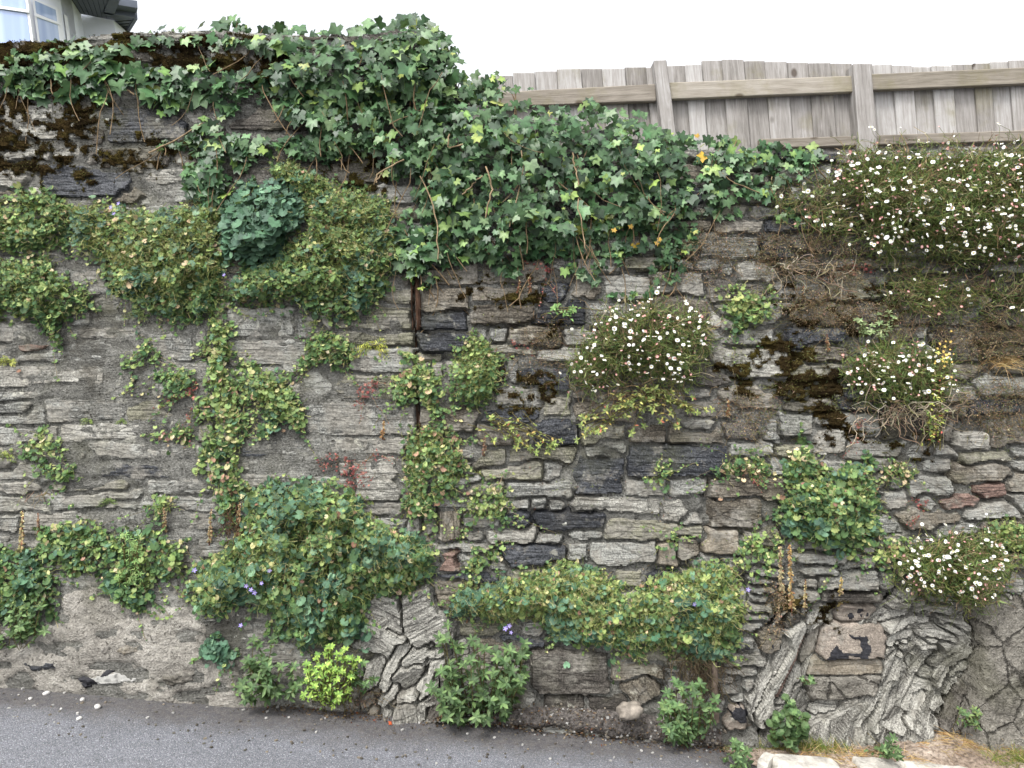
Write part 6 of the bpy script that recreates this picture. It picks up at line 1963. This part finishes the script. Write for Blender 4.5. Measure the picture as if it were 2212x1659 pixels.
M_BOULD = plain_mat('grey_boulder', (122, 115, 106), 0.9, 0.3, 18, 0.2, 0.006, 40)
M_PEB = plain_mat('white_pebble', (184, 182, 178), 0.8, 0.10, 40, 0.3, 0.002, 60)
M_KERB = plain_mat('pale_kerb', (172, 168, 160), 0.95, 0.25, 14, 0.1, 0.012, 34)
p = on_wall(1361., 1536., 0.13)
b = link('boulder', rock_mesh('boulder', (0.12, 0.10, 0.075), 11, 2.5, 0.24, M_BOULD, 26, 16), None, Vector(p))
tag(b, 'small pale grey boulder lying at the wall foot beside pellitory', 'boulder')
for k, (u, v, s, lab) in enumerate([(100, 1500, 0.032, 'white angular pebble on asphalt nearest the rendered wall foot'), (66, 1511, 0.022, 'small flat white pebble lying just downhill of the render pebble'), (178, 1513, 0.026, 'white pebble on asphalt with a lengthwise tilt, above the roundest one'),
                                    (211, 1529, 0.034, 'roundest white pebble of the scatter on the asphalt'), (171, 1554, 0.026, 'white pebble furthest out on the road'), (132, 1532, 0.014, 'tiny grey chip between the white pebbles')]):
    p = on_road(float(u), float(v))
    o = link('pebble', rock_mesh('pebble', (s, s * 0.8, s * 0.6), 20 + k, 2.3, 0.22, M_PEB, 12, 8), None, Vector(p + np.array([0, 0, s * 0.18])))
    o.rotation_euler = (0, 0, rng.uniform(0, 3))
    tag(o, lab, 'pebble')
B = Buf()
for k in range(1100):
    u, v = rng.uniform(-100, 1640), rng.uniform(0, 1) ** 1.6
    v = V_BASE(u) + 4 + v * 110
    q = on_road(u, v, 0.002)
    if k > 420:
        q = AP[rng.integers(2, 15), rng.integers(0, 90)] + rng.normal(0, 0.008, 3)
    s = rng.uniform(0.002, 0.007)
    V, F = box(-s, s, -s * 0.7, s * 0.7, -s * 0.5, s * 0.6)
    a = rng.uniform(0, 3)
    V = np.stack([V[:, 0] * math.cos(a) - V[:, 1] * math.sin(a), V[:, 0] * math.sin(a) + V[:, 1] * math.cos(a), V[:, 2]], -1) * rng.uniform(0.7, 1.2, V.shape)
    B.add(V + q, F, lin(np.array(random.choice([(196, 194, 190), (120, 116, 110), (104, 98, 92), (150, 140, 126), (110, 104, 98)]))))
V, F, c = B.get()
o = link('grit', mesh_np('grit', V, F, c, M_DRY))
tag(o, 'loose grit and crumbs scattered along the wall foot', None, None, 'stuff')
# soil and leaf dust heaped against the wall foot
B = Buf()
for k in range(2600):
    u = rng.uniform(480, 1600)
    q = on_road(u, V_BASE(u) + 6 + abs(rng.normal(0, 10)), 0.004)
    if k % 2:
        q = AP[rng.integers(3, 15), rng.integers(0, 90)] + rng.normal(0, 0.008, 3) + np.array([0, 0, 0.006])
    n_ = norm(rng.normal(0, 1, 3) + np.array([0, 0, 1.2]))
    V, F, c = leaf_cloud(T_OVATE, q[None], n_[None], rng.normal(0, 1, (1, 3)), np.array([rng.uniform(0.006, 0.018)]), pal([(84, 66, 50), (118, 96, 72), (62, 52, 44), (150, 128, 98), (110, 62, 46)], [3, 3, 3, 1, 0.6], 1))
    B.add(V, F, c)
V, F, c = B.get()
o = link('leaf_litter', mesh_np('leaf_litter', V, F, c, M_DRY))
tag(o, 'brown leaf litter gathered along the wall foot', None, None, 'stuff')
for (u, v, col, lab) in [(842, 1622, (176, 84, 52), 'orange-brown fallen leaf on the open asphalt below the litter'), (966, 1536, (190, 104, 66), 'orange fallen leaf under the bushy pellitory')]:
    q = on_road(float(u), float(v) if v < 1600 else 1562., 0.008)
    V, F, c = leaf_cloud(T_IVY, np.zeros((1, 3)), np.array([[0.2, -0.5, 0.9]]), np.array([[1.0, 0.2, 0.1]]), np.array([0.016]), lin(np.array([col], float)))
    o = link('fallen_leaf', mesh_np('fallen_leaf', V, F, c, M_DRY), None, Vector(q))
    tag(o, lab, 'leaf')
# wooden stake against the pier
a, b = on_face(1543., 1430., 0.07), on_wall(1546., 1560., 0.10)
t = link('wooden_stake', None)
bpy.data.objects.remove(t)
V, F = tubes(np.linspace(a, b, 7)[None], np.array([[0.014, 0.016, 0.017, 0.016, 0.017, 0.018, 0.018]]), 8)
o = link('wooden_stake', mesh_np('wooden_stake', V - b, F, None, plain_mat('old_stake', (86, 76, 68), 0.9, 0.3, 20, 0.1, 0.004, 60), True), None, Vector(b))
tag(o, 'thin upright grey wooden stake beside the cobbled pier', 'stake')
# pale kerbstones in the verge
kb = [(1640, 1664, 1640, 1.0, 'short weathered pale kerbstone at the end of the asphalt'), (1670, 1806, 1648, 1.0, 'pale kerbstone with straw growing over both ends'), (1850, 1940, 1654, 1.0, 'pale kerbstone just behind the straw clump'), (1948, 2150, 1662, 1.0, 'longest pale kerbstone, beside the dusty slope'), (2160, 2330, 1674, 1.0, 'pale kerbstone beyond the longest one, ending the row')]
for k, (u0, u1, v, h, lab) in enumerate(kb):
    p0, p1 = on_road(float(u0), v - 2., 0.05), on_road(float(u1), v + 6., 0.05)
    L = float(np.linalg.norm(p1 - p0))
    o = link('kerbstone', rock_mesh('kerbstone', (L * 1.02, 0.12, 0.11), 40 + k, 9.0, 0.10, M_KERB, 48, 14), None, Vector((p0 + p1) / 2 - np.array([0, 0, 0.040])))
    dd = p1 - p0
    o.rotation_euler = (0, -math.atan2(dd[2], math.hypot(dd[0], dd[1])), math.atan2(dd[1], dd[0]))
    tag(o, lab, 'kerbstone', 'pale kerbstones in the verge')
